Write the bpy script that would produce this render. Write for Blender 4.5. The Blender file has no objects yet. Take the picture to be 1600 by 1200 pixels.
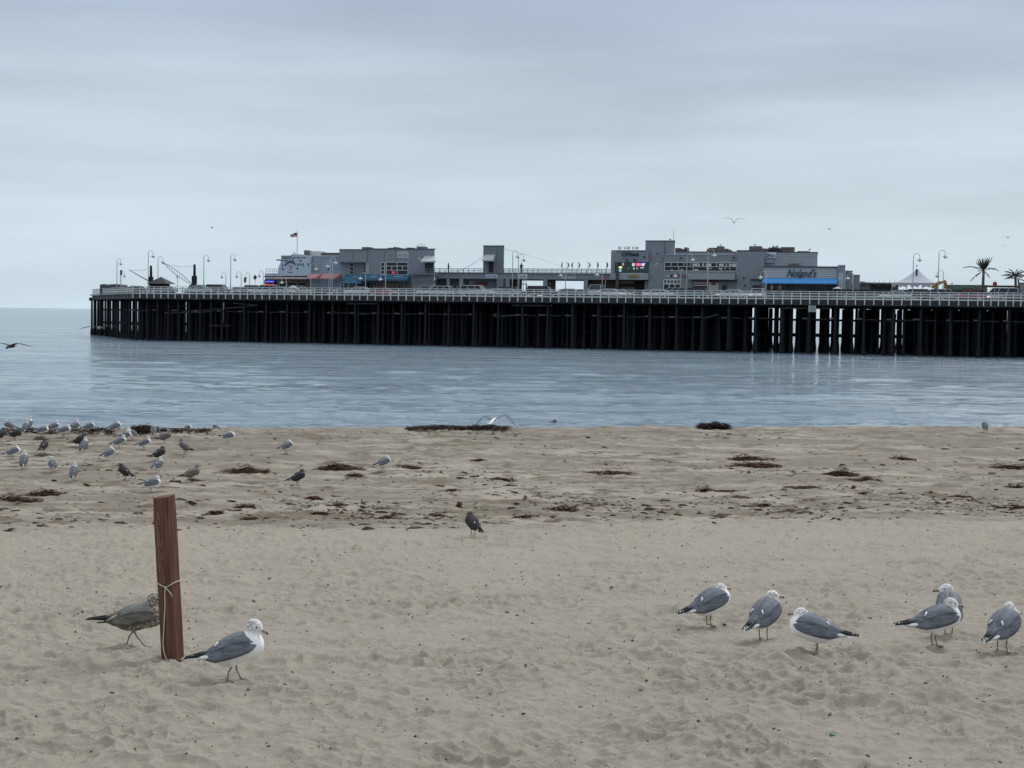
import bpy, bmesh, math, random
import numpy as np
from mathutils import Vector, Matrix, Euler

# ------------------------------------------------------------------ camera, world, sun
sc = bpy.context.scene
CAMZ = 4.85
FPX = 2400.0
PITCH = math.radians(2.586)
ROLL = math.radians(0.83)
cam_d = bpy.data.cameras.new("camera")
cam_d.sensor_width = 36.0
cam_d.lens = 36.0 * FPX / 1600.0
cam_d.clip_start = 0.1
cam_d.clip_end = 60000
cam = bpy.data.objects.new("camera", cam_d)
sc.collection.objects.link(cam)
CR = Euler((math.pi / 2 - PITCH, 0, 0)).to_matrix() @ Matrix.Rotation(ROLL, 3, 'Z')
cam.matrix_world = Matrix.Translation((0, 0, CAMZ)) @ CR.to_4x4()
sc.camera = cam
sc.view_settings.view_transform = 'Standard'
sc.view_settings.look = 'None'
sc.view_settings.exposure = 0.15
sc.view_settings.gamma = 1
sc.view_settings.use_curve_mapping = False

SUN_EL, SUN_AZ = math.radians(47), math.radians(42)      # azimuth measured from +Y towards +X
w = bpy.data.worlds.new("World"); sc.world = w
w.use_nodes = True
nt = w.node_tree; nt.nodes.clear()
def N(t, **k):
    n = nt.nodes.new(t)
    for a, b in k.items(): setattr(n, a, b)
    return n
L = nt.links.new
out = N('ShaderNodeOutputWorld'); bg = N('ShaderNodeBackground')
tc = N('ShaderNodeTexCoord'); sep = N('ShaderNodeSeparateXYZ'); ramp = N('ShaderNodeValToRGB')
L(tc.outputs['Generated'], sep.inputs[0])
mp = N('ShaderNodeMapping'); mp.inputs['Scale'].default_value = (1.6, 1.6, 15.0)
L(tc.outputs['Generated'], mp.inputs[0])
cn = N('ShaderNodeTexNoise'); cn.inputs['Scale'].default_value = 1.9; cn.inputs['Detail'].default_value = 5
cn.inputs['Roughness'].default_value = 0.48; cn.inputs['Distortion'].default_value = 0.4
L(mp.outputs[0], cn.inputs['Vector'])
# cloud layers disturb the height at which the gradient is read, so banks have soft uneven borders
ma = N('ShaderNodeMath', operation='MULTIPLY_ADD'); ma.inputs[1].default_value = 0.10
L(cn.outputs['Fac'], ma.inputs[0]); 
sb = N('ShaderNodeMath', operation='SUBTRACT'); sb.inputs[1].default_value = 0.05
L(sep.outputs['Z'], sb.inputs[0]); L(sb.outputs[0], ma.inputs[2])
L(ma.outputs[0], ramp.inputs[0])
cr = ramp.color_ramp
cr.interpolation = 'B_SPLINE'
stops = [(0.0, (.555, .675, .76)), (.04, (.575, .685, .755)), (.09, (.53, .63, .705)), (.14, (.48, .565, .65)),
         (.20, (.365, .445, .56)), (.29, (.44, .525, .64)), (.5, (.68, .75, .85)), (1.0, (.94, .97, 1.0))]
while len(cr.elements) < len(stops): cr.elements.new(0.5)
for e, (p, c) in zip(cr.elements, stops): e.position = p; e.color = (*c, 1)
cn2 = N('ShaderNodeTexNoise'); cn2.inputs['Scale'].default_value = 3.3; cn2.inputs['Detail'].default_value = 4
mp2 = N('ShaderNodeMapping'); mp2.inputs['Scale'].default_value = (1.2, 1.2, 9.0); mp2.inputs['Location'].default_value = (3.1, 1.7, 0.4)
L(tc.outputs['Generated'], mp2.inputs[0]); L(mp2.outputs[0], cn2.inputs['Vector'])
mr = N('ShaderNodeMapRange'); mr.inputs['From Min'].default_value = .3; mr.inputs['From Max'].default_value = .7
mr.inputs['To Min'].default_value = .92; mr.inputs['To Max'].default_value = 1.10
L(cn2.outputs['Fac'], mr.inputs['Value'])
vm = N('ShaderNodeVectorMath', operation='SCALE'); L(ramp.outputs[0], vm.inputs[0]); L(mr.outputs[0], vm.inputs['Scale'])
sky = N('ShaderNodeTexSky', sky_type='NISHITA'); sky.sun_disc = False
sky.sun_elevation = SUN_EL; sky.sun_rotation = SUN_AZ; sky.air_density = 1.0; sky.dust_density = 3.0
ss = N('ShaderNodeVectorMath', operation='SCALE'); ss.inputs['Scale'].default_value = 0.06
L(sky.outputs[0], ss.inputs[0])
mx = N('ShaderNodeMix', data_type='RGBA'); mx.inputs['Factor'].default_value = 0.07
L(vm.outputs[0], mx.inputs[6]); L(ss.outputs[0], mx.inputs[7])
L(mx.outputs[2], bg.inputs['Color']); bg.inputs['Strength'].default_value = 1.0
L(bg.outputs[0], out.inputs['Surface'])

sun_d = bpy.data.lights.new("sun", 'SUN'); sun_d.energy = 1.7; sun_d.angle = math.radians(15); sun_d.color = (1, .965, .91)
sun = bpy.data.objects.new("sun", sun_d); sc.collection.objects.link(sun)
sdir = Vector((math.sin(SUN_AZ) * math.cos(SUN_EL), math.cos(SUN_AZ) * math.cos(SUN_EL), math.sin(SUN_EL)))
sun.rotation_euler = sdir.to_track_quat('Z', 'Y').to_euler()

# ------------------------------------------------------------------ helpers
C = sc.collection
R = math.radians
def ray(px, py):
    return CR @ Vector(((px - 800) / FPX, (600 - py) / FPX, -1))
P0 = Vector((-59.8, 242.0)); PU = Vector((.960, -.279)).normalized(); PV = Vector((-PU.y, PU.x))
PROT = math.atan2(PU.y, PU.x)
def PF(px, py, V):
    """where the sight line through a pixel meets the upright plane V metres behind the pier's front edge: (s, z)"""
    d = ray(px, py)
    t = (V + P0.dot(PV)) / (d.x * PV.x + d.y * PV.y)
    p = Vector((d.x * t, d.y * t)) - P0
    return p.dot(PU), CAMZ + d.z * t
def W(s, V, z=0.0):
    p = P0 + PU * s + PV * V
    return Vector((p.x, p.y, z))
def zdeck(s): return 7.26 + 0.0024 * max(s, 0)

def lin(c):
    return tuple(((v / 255) / 12.92 if v / 255 <= .04045 else ((v / 255 + .055) / 1.055) ** 2.4) for v in c)

MATS = {}
def M(name, col, rough=.7, metal=0., var=0.12, scale=4., bump=0., emit=0., bscale=None, spec=.4):
    if name in MATS: return MATS[name]
    m = bpy.data.materials.new(name); m.use_nodes = True
    t = m.node_tree; p = t.nodes['Principled BSDF']
    p.inputs['Roughness'].default_value = rough; p.inputs['Metallic'].default_value = metal
    p.inputs['Specular IOR Level'].default_value = spec
    co = t.nodes.new('ShaderNodeTexCoord')
    n = t.nodes.new('ShaderNodeTexNoise'); n.inputs['Scale'].default_value = scale; n.inputs['Detail'].default_value = 5
    n.inputs['Roughness'].default_value = .65
    t.links.new(co.outputs['Object'], n.inputs['Vector'])
    mr = t.nodes.new('ShaderNodeMapRange'); mr.inputs['From Min'].default_value = .3; mr.inputs['From Max'].default_value = .7
    mr.inputs['To Min'].default_value = 1 - var; mr.inputs['To Max'].default_value = 1 + var
    t.links.new(n.outputs['Fac'], mr.inputs['Value'])
    v = t.nodes.new('ShaderNodeVectorMath'); v.operation = 'SCALE'; v.inputs[0].default_value = col[:3]
    t.links.new(mr.outputs[0], v.inputs['Scale']); t.links.new(v.outputs[0], p.inputs['Base Color'])
    if emit:
        p.inputs['Emission Color'].default_value = (*col[:3], 1); p.inputs['Emission Strength'].default_value = emit
    if bump:
        n2 = t.nodes.new('ShaderNodeTexNoise'); n2.inputs['Scale'].default_value = bscale or scale * 6; n2.inputs['Detail'].default_value = 4
        t.links.new(co.outputs['Object'], n2.inputs['Vector'])
        b = t.nodes.new('ShaderNodeBump'); b.inputs['Strength'].default_value = bump; b.inputs['Distance'].default_value = .01
        t.links.new(n2.outputs['Fac'], b.inputs['Height']); t.links.new(b.outputs[0], p.inputs['Normal'])
    MATS[name] = m
    return m

def tag(o, label=None, cat=None, group=None, kind=None):
    if label: o['label'] = label
    if cat: o['category'] = cat
    if group: o['group'] = group
    if kind: o['kind'] = kind
    return o
def empty(name, loc, rz=0, label=None, cat=None, group=None):
    o = bpy.data.objects.new(name, None); C.objects.link(o)
    o.location = loc; o.rotation_euler = (0, 0, rz); o.empty_display_size = .2
    return tag(o, label, cat, group)
def link(name, me, parent=None, loc=None):
    o = bpy.data.objects.new(name, me); C.objects.link(o)
    if parent: o.parent = parent
    if loc is not None: o.location = loc
    return o
def copy_tree(o, parent=None):
    c = o.copy(); C.objects.link(c)
    if parent: c.parent = parent
    for ch in KIDS.get(o.name, []): copy_tree(ch, c)
    return c

class MB:
    def __init__(s): s.v = []; s.f = []; s.m = []
    def add(s, vs, fs, mi=0):
        k = len(s.v); s.v += [tuple(a) for a in vs]; s.f += [tuple(i + k for i in f) for f in fs]; s.m += [mi] * len(fs); return s
    def box(s, x0, x1, y0, y1, z0, z1, mi=0):
        vs = [(x, y, z) for z in (z0, z1) for x, y in ((x0, y0), (x1, y0), (x1, y1), (x0, y1))]
        return s.add(vs, [(3, 2, 1, 0), (4, 5, 6, 7), (0, 1, 5, 4), (1, 2, 6, 5), (2, 3, 7, 6), (3, 0, 4, 7)], mi)
    def tube(s, pts, rad, n=6, mi=0, caps=True):
        pts = [Vector(p) for p in pts]
        if not isinstance(rad, (list, tuple)): rad = [rad] * len(pts)
        rings = []
        for i, p in enumerate(pts):
            d = (pts[min(i + 1, len(pts) - 1)] - pts[max(i - 1, 0)]).normalized()
            up = Vector((0, 0, 1)) if abs(d.z) < .9 else Vector((1, 0, 0))
            a = d.cross(up).normalized(); b = d.cross(a).normalized()
            rings.append([p + (a * math.cos(q) + b * math.sin(q)) * rad[i] for q in [2 * math.pi * k / n for k in range(n)]])
        return s.loft(rings, mi, caps)
    def loft(s, rings, mi=0, caps=True):
        n = len(rings[0]); vs = [p for r in rings for p in r]; fs = []
        for i in range(len(rings) - 1):
            for k in range(n):
                a = i * n + k; b = i * n + (k + 1) % n
                fs.append((a, b, b + n, a + n))
        if caps:
            fs.append(tuple(range(n - 1, -1, -1))); fs.append(tuple((len(rings) - 1) * n + k for k in range(n)))
        return s.add(vs, fs, mi)
    def prism(s, poly, y0, y1, mi=0):      # poly in x,z
        n = len(poly)
        vs = [(x, y0, z) for x, z in poly] + [(x, y1, z) for x, z in poly]
        fs = [tuple(range(n)), tuple(range(2 * n - 1, n - 1, -1))] + [(k, k + n, (k + 1) % n + n, (k + 1) % n) for k in range(n)]
        return s.add(vs, fs, mi)
    def ell(s, c, r, n=10, m=6, mi=0):
        rings = []
        for i in range(m + 1):
            t = math.pi * i / m; t = min(max(t, .05), math.pi - .05)
            rings.append([(c[0] + r[0] * math.sin(t) * math.cos(q), c[1] + r[1] * math.sin(t) * math.sin(q), c[2] - r[2] * math.cos(t))
                          for q in [2 * math.pi * k / n for k in range(n)]])
        return s.loft(rings, mi)
    def mesh(s, name, mats, smooth=False):
        me = bpy.data.meshes.new(name); me.from_pydata(s.v, [], s.f)
        for m in (mats if isinstance(mats, (list, tuple)) else [mats]): me.materials.append(m)
        if len(set(s.m)) > 1: me.polygons.foreach_set('material_index', s.m)
        if smooth: me.polygons.foreach_set('use_smooth', [True] * len(s.f))
        me.update()
        return me
    def build(s, name, mats, parent=None, smooth=False, loc=None, fix=True):
        me = s.mesh(name, mats, smooth)
        if fix:
            bm = bmesh.new(); bm.from_mesh(me); bmesh.ops.recalc_face_normals(bm, faces=bm.faces); bm.to_mesh(me); bm.free()
        o = link(name, me, parent, loc)
        if parent: KIDS.setdefault(parent.name, []).append(o)
        return o
KIDS = {}
rnd = random.Random(7)

# ------------------------------------------------------------------ numpy noise
def hsh(i, j, sd):
    n = (i.astype(np.int64) * 374761393 + j.astype(np.int64) * 668265263 + sd * 974634777) & 0xffffffff
    n = ((n ^ (n >> 13)) * 1274126177) & 0xffffffff
    n = (n ^ (n >> 16)) & 0xffffffff
    return n / 4294967295.0
def vnoise(x, y, sd=0):
    i = np.floor(x); j = np.floor(y); u = x - i; v = y - j
    u = u * u * (3 - 2 * u); v = v * v * (3 - 2 * v)
    a = hsh(i, j, sd); b = hsh(i + 1, j, sd); c = hsh(i, j + 1, sd); d = hsh(i + 1, j + 1, sd)
    return (a * (1 - u) + b * u) * (1 - v) + (c * (1 - u) + d * u) * v - .5
def fbm(x, y, sd=0, o=4):
    r = 0; a = 1.; 
    for k in range(o):
        r = r + a * vnoise(x * 2 ** k + 17.3 * k, y * 2 ** k - 9.1 * k, sd + k); a *= .5
    return r
def worley(x, y, sd=0):
    i = np.floor(x); j = np.floor(y); best = np.full(x.shape, 9.); sec = np.full(x.shape, 9.)
    for di in (-1, 0, 1):
        for dj in (-1, 0, 1):
            a = i + di; b = j + dj
            d = np.hypot(a + hsh(a, b, sd) - x, b + hsh(a, b, sd + 50) - y)
            sec = np.where(d < best, best, np.minimum(sec, d)); best = np.minimum(best, d)
    return best, sec

# ------------------------------------------------------------------ the beach
QP = [0, 6, 9.8, 11.5, 16, 22, 28.5, 33, 38, 41, 42, 46, 52, 60, 100, 400]
HP = [2.0, 2.15, 2.28, 2.42, 2.80, 3.18, 3.29, 3.30, 3.16, 3.06, 3.07, 3.6, 4.5, 5.6, 9, 12]
def base_z(x, y):
    q = y - .22 * np.clip(x, -40, 40)
    # smoothed profile
    return CAMZ - (np.interp(q - .8, QP, HP) + np.interp(q, QP, HP) + np.interp(q + .8, QP, HP)) / 3
def sand_extra(x, y):
    q = y - .22 * np.clip(x, -40, 40)
    near = np.clip((24.0 + 1.2 * vnoise(x * .4, y * .3, 5) - q) / 1.5, 0, 1)
    wx = x + .10 * fbm(x * 3, y * 3, 31, 3); wy = y + .12 * fbm(x * 3 + 40, y * 3, 37, 3)
    f1, f2 = worley(wx / .27, wy / .19, 3)
    g1, g2 = worley(wx / .105 + 9, wy / .085, 8)
    k = .5 + 1.0 * np.clip(.5 + 1.5 * fbm(x * .8, y * .8, 77, 2), 0, 1)
    hol = np.clip(f1, 0, .9) ** 1.35 * .060 * k + np.clip(g1, 0, .9) ** 1.3 * .026 * k + .013 * np.exp(-((f2 - f1) / .16) ** 2) * np.clip(.3 + 2.5 * vnoise(x * 1.7, y * 1.7, 23), 0, 1) + .008 * np.exp(-((g2 - g1) / .2) ** 2) * np.clip(.3 + 3 * vnoise(x * 2.3, y * 2.3, 29), 0, 1)
    big = .036 * fbm(x * .9, y * 1.1, 91, 3)
    fine = .012 * fbm(x * 16, y * 16, 12, 3)
    z_near = hol + big + fine
    # beyond: raked sand with long low ridges and small clods
    rake = .008 * np.sin(q * 2 * math.pi / .38 + 3.0 * fbm(x * .25, y * .8, 15, 3)) * (.4 + np.clip(1.4 * fbm(x * .5, y * 1.5, 16, 2), -.4, .8))
    clod = .10 * np.clip(fbm(x * 2.2, y * 3.4, 44, 4) - .12, 0, 1) + .035 * fbm(x * .5, y * 1.2, 45, 3) + .045 * np.clip(fbm(x * 5, y * 6, 46, 3), -.1, 1)
    dots = -.03 * np.exp(-((q - 31.3 - .1 * np.sin(x * .3)) / .10) ** 2) * (np.sin(x * 2 * math.pi / .42) > 0)
    dots = dots - .02 * np.exp(-((q - 30.2 - .1 * np.sin(x * .25 + 1)) / .09) ** 2) * (np.sin(x * 2 * math.pi / .42 + 1) > 0)
    z_far = rake + clod + dots
    return z_near * near + z_far * (1 - near), near
def sand_z(x, y):
    x = np.atleast_1d(np.asarray(x, float)); y = np.atleast_1d(np.asarray(y, float))
    return base_z(x, y) + sand_extra(x, y)[0]
def GP(px, py):
    """point of the beach under a pixel (smooth profile), with the relief's height"""
    d = ray(px, py); t = np.arange(2.0, 60.0, .03)
    hit = CAMZ + d.z * t < base_z(d.x * t, d.y * t) + .01
    hit &= t * d.y < 43
    if not hit.any(): return GP(px, py + .6)
    t = t[int(np.argmax(hit))]
    tt = np.arange(t - 1.6, t + .5, .012); h2 = CAMZ + d.z * tt < sand_z(d.x * tt, d.y * tt) + .004
    if h2.any() and t > 4: t = tt[int(np.argmax(h2))]
    x, y = float(d.x * t), float(d.y * t)
    return Vector((x, y, float(sand_z(x, y)[0])))

def grid_mesh(name, X, Y, Z, mat, attrs=None):
    r, c = X.shape
    me = bpy.data.meshes.new(name)
    v = np.stack([X, Y, Z], -1).reshape(-1, 3)
    idx = np.arange(r * c).reshape(r, c)
    q = np.stack([idx[:-1, :-1], idx[:-1, 1:], idx[1:, 1:], idx[1:, :-1]], -1).reshape(-1, 4)
    me.vertices.add(len(v)); me.vertices.foreach_set('co', v.ravel().astype(np.float32))
    me.loops.add(q.size); me.loops.foreach_set('vertex_index', q.ravel().astype(np.int32))
    me.polygons.add(len(q)); me.polygons.foreach_set('loop_start', (np.arange(len(q)) * 4).astype(np.int32))
    me.polygons.foreach_set('use_smooth', np.ones(len(q), bool))
    me.materials.append(mat)
    me.update(calc_edges=True)
    for k, a in (attrs or {}).items():
        at = me.attributes.new(k, 'FLOAT', 'POINT'); at.data.foreach_set('value', a.ravel().astype(np.float32))
    return me

def sand_material():
    m = bpy.data.materials.new('beach_sand'); m.use_nodes = True
    t = m.node_tree; p = t.nodes['Principled BSDF']; n = t.nodes.new; l = t.links.new
    p.inputs['Roughness'].default_value = .95; p.inputs['Specular IOR Level'].default_value = .15
    co = n('ShaderNodeTexCoord')
    def noise(sc_, det=4, rg=.6, mpv=None):
        a = n('ShaderNodeTexNoise'); a.inputs['Scale'].default_value = sc_; a.inputs['Detail'].default_value = det; a.inputs['Roughness'].default_value = rg
        if mpv:
            q = n('ShaderNodeMapping'); q.inputs['Scale'].default_value = mpv; l(co.outputs['Object'], q.inputs[0]); l(q.outputs[0], a.inputs['Vector'])
        else: l(co.outputs['Object'], a.inputs['Vector'])
        return a
    def mix(f, a, b):
        x = n('ShaderNodeMix'); x.data_type = 'RGBA'
        l(f, x.inputs[0])
        for i, s in ((6, a), (7, b)):
            if isinstance(s, tuple): x.inputs[i].default_value = (*s, 1)
            else: l(s, x.inputs[i])
        return x.outputs[2]
    def rng(o, a, b, c=0., d=1.):
        x = n('ShaderNodeMapRange'); x.inputs['From Min'].default_value = a; x.inputs['From Max'].default_value = b
        x.inputs['To Min'].default_value = c; x.inputs['To Max'].default_value = d; l(o, x.inputs['Value']); return x.outputs[0]
    grain = noise(260, 3, .8); mid = noise(7, 5, .6); big = noise(.9, 3)
    c1 = mix(rng(mid.outputs['Fac'], .3, .7), (.350, .316, .259), (.408, .371, .310))
    c2 = mix(rng(grain.outputs['Fac'], .35, .62), (.262, .234, .196), c1)
    sp = noise(75, 3, .75); c2 = mix(rng(sp.outputs['Fac'], .30, .44), (.25, .22, .18), c2)
    az = n('ShaderNodeAttribute'); az.attribute_name = 'near'
    st = noise(3.0, 9, .76, (.42, 1.0, 1)); st2 = noise(1.1, 5, .6, (.2, 1.0, 1))
    far = mix(rng(st.outputs['Fac'], .40, .52), (.105, .090, .070), (.345, .310, .258))
    far = mix(rng(st2.outputs['Fac'], .38, .6), (.215, .190, .152), far)
    c3 = mix(az.outputs['Fac'], far, c2)
    ad = n('ShaderNodeAttribute'); ad.attribute_name = 'damp'
    c4 = mix(ad.outputs['Fac'], c3, (.15, .125, .095))
    l(c4, p.inputs['Base Color'])
    b = n('ShaderNodeBump'); b.inputs['Strength'].default_value = 1.0; b.inputs['Distance'].default_value = .020
    gn = noise(22, 7, .70); l(gn.outputs['Fac'], b.inputs['Height'])
    l(b.outputs[0], p.inputs['Normal'])
    return m

def make_sand():
    hs = 540
    # rows spaced like the sight lines of a person standing here: fine near, coarse far
    D = [0.5, 1.5, 3, 4.2, 5.2]; d = 5.9
    while d < 47:
        D.append(d); h = float(np.interp(d, QP, HP)); d += max(.010, d * d / (FPX * h) * .95 * (1.0 if d > 12 else 1.1))
    D += [48, 50, 52, 55, 58, 62, 70, 85, 110, 160, 400]
    D = np.array(D)
    T = np.concatenate([[-6, -3, -1.8, -1.2, -.9, -.7, -.6, -.52, -.46, -.42, -.39], np.linspace(-.37, .37, 900), [.39, .42, .46, .52, .6, .7, .9, 1.2, 1.8, 3, 6]])
    DD, TT = np.meshgrid(D, T, indexing='ij')
    X = DD * TT; Y = DD.copy()
    ex, near = sand_extra(X, Y)
    fade = np.clip((50 - Y) / 4, 0, 1) * np.clip((1.4 - np.abs(TT)) / .6, 0, 1)
    Z = base_z(X, Y) + ex * fade
    q = Y - .22 * np.clip(X, -40, 40)
    band = np.exp(-((q - 25.2 - .8 * vnoise(X * .3, Y * .3, 2)) / 1.6) ** 2) * .55 + np.exp(-((q - 39.5) / 2.6) ** 2) * .45 + .12
    dm = np.clip((fbm(X * 1.3, Y * 2.6, 61, 4) + .08) * 2.4, 0, 1) * band * (1 - near)
    dm = dm + np.clip((fbm(X * 1.5, Y * 2.7, 67, 5) - .22) * 6, 0, 1) * .8 * (1 - near)
    dm = dm + np.clip((fbm(X * 1.5, Y * 1.9, 68, 3) - .3) * 2.5, 0, 1) * .15 * near
    me = grid_mesh('sand', X, Y, Z, sand_material(), {'near': near, 'damp': np.clip(dm, 0, 1)})
    tag(link('sand', me), kind='structure')
make_sand()

# ------------------------------------------------------------------ the sea
def water_material():
    m = bpy.data.materials.new('sea_surface'); m.use_nodes = True
    t = m.node_tree; p = t.nodes['Principled BSDF']; n = t.nodes.new; l = t.links.new
    p.inputs['Base Color'].default_value = (.150, .218, .270, 1); p.inputs['Roughness'].default_value = .12
    p.inputs['IOR'].default_value = 1.33
    co = n('ShaderNodeTexCoord')
    def noise(s, det, mpv, rg=.55):
        a = n('ShaderNodeTexNoise'); a.inputs['Scale'].default_value = s; a.inputs['Detail'].default_value = det; a.inputs['Roughness'].default_value = rg
        q = n('ShaderNodeMapping'); q.inputs['Scale'].default_value = mpv; q.inputs['Rotation'].default_value = (0, 0, .12)
        l(co.outputs['Object'], q.inputs[0]); l(q.outputs[0], a.inputs['Vector']); return a.outputs['Fac']
    prev = None
    for s, det, mpv, dist, st in ((.11, 4, (.22, 1, 1), 1.3, 1.0), (.42, 5, (.24, 1, 1), .85, 1.0), (1.8, 5, (.30, 1, 1), .34, 1.0)):
        b = n('ShaderNodeBump'); b.inputs['Distance'].default_value = dist; b.inputs['Strength'].default_value = st
        l(noise(s, det, mpv), b.inputs['Height'])
        if prev: l(prev, b.inputs['Normal'])
        prev = b.outputs[0]
    l(prev, p.inputs['Normal'])
    pa = noise(.035, 3, (.4, 1.3, 1)); rr = n('ShaderNodeMapRange'); rr.inputs['From Min'].default_value = .35; rr.inputs['From Max'].default_value = .65
    rr.inputs['To Min'].default_value = .05; rr.inputs['To Max'].default_value = .13
    l(pa, rr.inputs['Value']); l(rr.outputs[0], p.inputs['Roughness'])
    return m
def make_sea():
    D = [44.0]
    while D[-1] < 330: d = D[-1]; D.append(d + max(.12, d * d / (FPX * CAMZ) * .75))
    D += [360, 420, 520, 700, 1000, 1600, 3000, 7000, 16000, 40000]
    D = np.array(D)
    T = np.concatenate([[-8, -4, -2, -1.2, -.8, -.55, -.45], np.linspace(-.38, .38, 420), [.45, .55, .8, 1.2, 2, 4, 8]])
    DD, TT = np.meshgrid(D, T, indexing='ij')
    X = DD * TT; Y = DD.copy()
    a = np.clip((300 - Y) / 80, 0, 1)
    Z = .10 * fbm(X * .05 + 3, Y * .30, 4, 3) + .11 * fbm(X * .22, Y * .9, 9, 3) + .045 * fbm(X * .7, Y * 2.1, 19, 3) * np.clip((130 - Y) / 50, 0, 1)
    q = Y - .22 * np.clip(X, -40, 40)
    for c, hgt, wd in ((66.5, .10, 1.4), (73, .17, 2.2), (81, .12, 2.2), (92, .10, 2.6)):
        Z = Z + hgt * np.exp(-((q - c - 2.2 * vnoise(X * .06, Y * 0, int(c))) / wd) ** 2) * (1 + .6 * vnoise(X * .12, Y * .02, int(c) + 1))
    Z = Z * a
    tag(link('sea_water', grid_mesh('sea_water', X, Y, Z, water_material())), kind='structure')
make_sea()
# ------------------------------------------------------------------ gulls: smooth bodies from blended ellipsoids
def sd_ell(P, c, r, ax=None):
    Q = P - np.array(c)
    if ax is not None: Q = Q @ np.array(ax)          # columns are the axes
    r = np.array(r); k0 = np.linalg.norm(Q / r, axis=-1); k1 = np.linalg.norm(Q / (r * r), axis=-1) + 1e-9
    return k0 * (k0 - 1) / k1
def sd_cap(P, a, b, ra, rb):
    a = np.array(a); b = np.array(b); pa = P - a; ba = b - a
    h = np.clip((pa @ ba) / (ba @ ba), 0, 1)
    return np.linalg.norm(pa - h[..., None] * ba, axis=-1) - (ra + (rb - ra) * h)
def smin(a, b, k):
    h = np.clip(.5 + .5 * (b - a) / k, 0, 1)
    return b * (1 - h) + a * h - k * h * (1 - h)
def surface(fn, lo, hi, res):
    ax = [np.arange(lo[i], hi[i] + res, res) for i in range(3)]
    G = np.stack(np.meshgrid(*ax, indexing='ij'), -1)
    F = fn(G); S = F < 0
    n = np.array(F.shape) - 1
    cnt = np.zeros(n); acc = np.zeros((*n, 3))
    sl = lambda o, d=0: tuple(slice(o[i], o[i] + n[i]) for i in range(3))
    for a in range(3):
        for o1 in (0, 1):
            for o2 in (0, 1):
                o = [0, 0, 0]; oth = [i for i in range(3) if i != a]; o[oth[0]] = o1; o[oth[1]] = o2
                o2_ = list(o); o2_[a] += 1
                f0 = F[sl(o)]; f1 = F[sl(o2_)]; m = (f0 < 0) != (f1 < 0)
                t = np.where(m, f0 / np.where(m, f0 - f1, 1), 0)
                p0 = G[sl(o)]; p = p0.copy(); p[..., a] += t * res
                cnt += m; acc += p * m[..., None]
    act = cnt > 0
    idx = -np.ones(n, int); idx[act] = np.arange(act.sum())
    V = acc[act] / cnt[act][:, None]
    faces = []
    for a in range(3):
        b, c = (a + 1) % 3, (a + 2) % 3
        o0 = [slice(1, n[i]) for i in range(3)]; o0[a] = slice(0, n[a])
        o1 = list(o0); o1[a] = slice(1, n[a] + 1)
        s0 = S[tuple(o0)]; s1 = S[tuple(o1)]
        def cell(db, dc):
            q = [slice(1, n[i]) for i in range(3)]; q[a] = slice(0, n[a])
            q[b] = slice(1 - db, n[b] - db); q[c] = slice(1 - dc, n[c] - dc)
            return idx[tuple(q)]
        A, B, Cc, D_ = cell(1, 1), cell(0, 1), cell(0, 0), cell(1, 0)
        m = s0 & ~s1; faces.append(np.stack([A[m], B[m], Cc[m], D_[m]], -1))
        m = ~s0 & s1; faces.append(np.stack([D_[m], Cc[m], B[m], A[m]], -1))
    return V, np.concatenate(faces)

def plumage(name, base, dark, lo=.42, hi=.6, scale=(70, 70, 38)):
    m = bpy.data.materials.new(name); m.use_nodes = True
    t = m.node_tree; p = t.nodes['Principled BSDF']; p.inputs['Roughness'].default_value = .8; p.inputs['Specular IOR Level'].default_value = .2
    co = t.nodes.new('ShaderNodeTexCoord'); mp = t.nodes.new('ShaderNodeMapping'); mp.inputs['Scale'].default_value = scale
    n = t.nodes.new('ShaderNodeTexNoise'); n.inputs['Scale'].default_value = 1; n.inputs['Detail'].default_value = 3
    t.links.new(co.outputs['Object'], mp.inputs[0]); t.links.new(mp.outputs[0], n.inputs['Vector'])
    a = t.nodes.new('ShaderNodeAttribute'); a.attribute_name = 'streak'
    mr = t.nodes.new('ShaderNodeMapRange'); mr.inputs['From Min'].default_value = lo; mr.inputs['From Max'].default_value = hi
    t.links.new(n.outputs['Fac'], mr.inputs['Value'])
    mu = t.nodes.new('ShaderNodeMath'); mu.operation = 'MULTIPLY'; t.links.new(a.outputs['Fac'], mu.inputs[0]); t.links.new(mr.outputs[0], mu.inputs[1])
    x = t.nodes.new('ShaderNodeMix'); x.data_type = 'RGBA'; x.inputs[6].default_value = (*base, 1); x.inputs[7].default_value = (*dark, 1)
    t.links.new(mu.outputs[0], x.inputs[0]); t.links.new(x.outputs[2], p.inputs['Base Color'])
    b = t.nodes.new('ShaderNodeBump'); b.inputs['Strength'].default_value = .25; b.inputs['Distance'].default_value = .003
    t.links.new(n.outputs['Fac'], b.inputs['Height']); t.links.new(b.outputs[0], p.inputs['Normal'])
    return m
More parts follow.
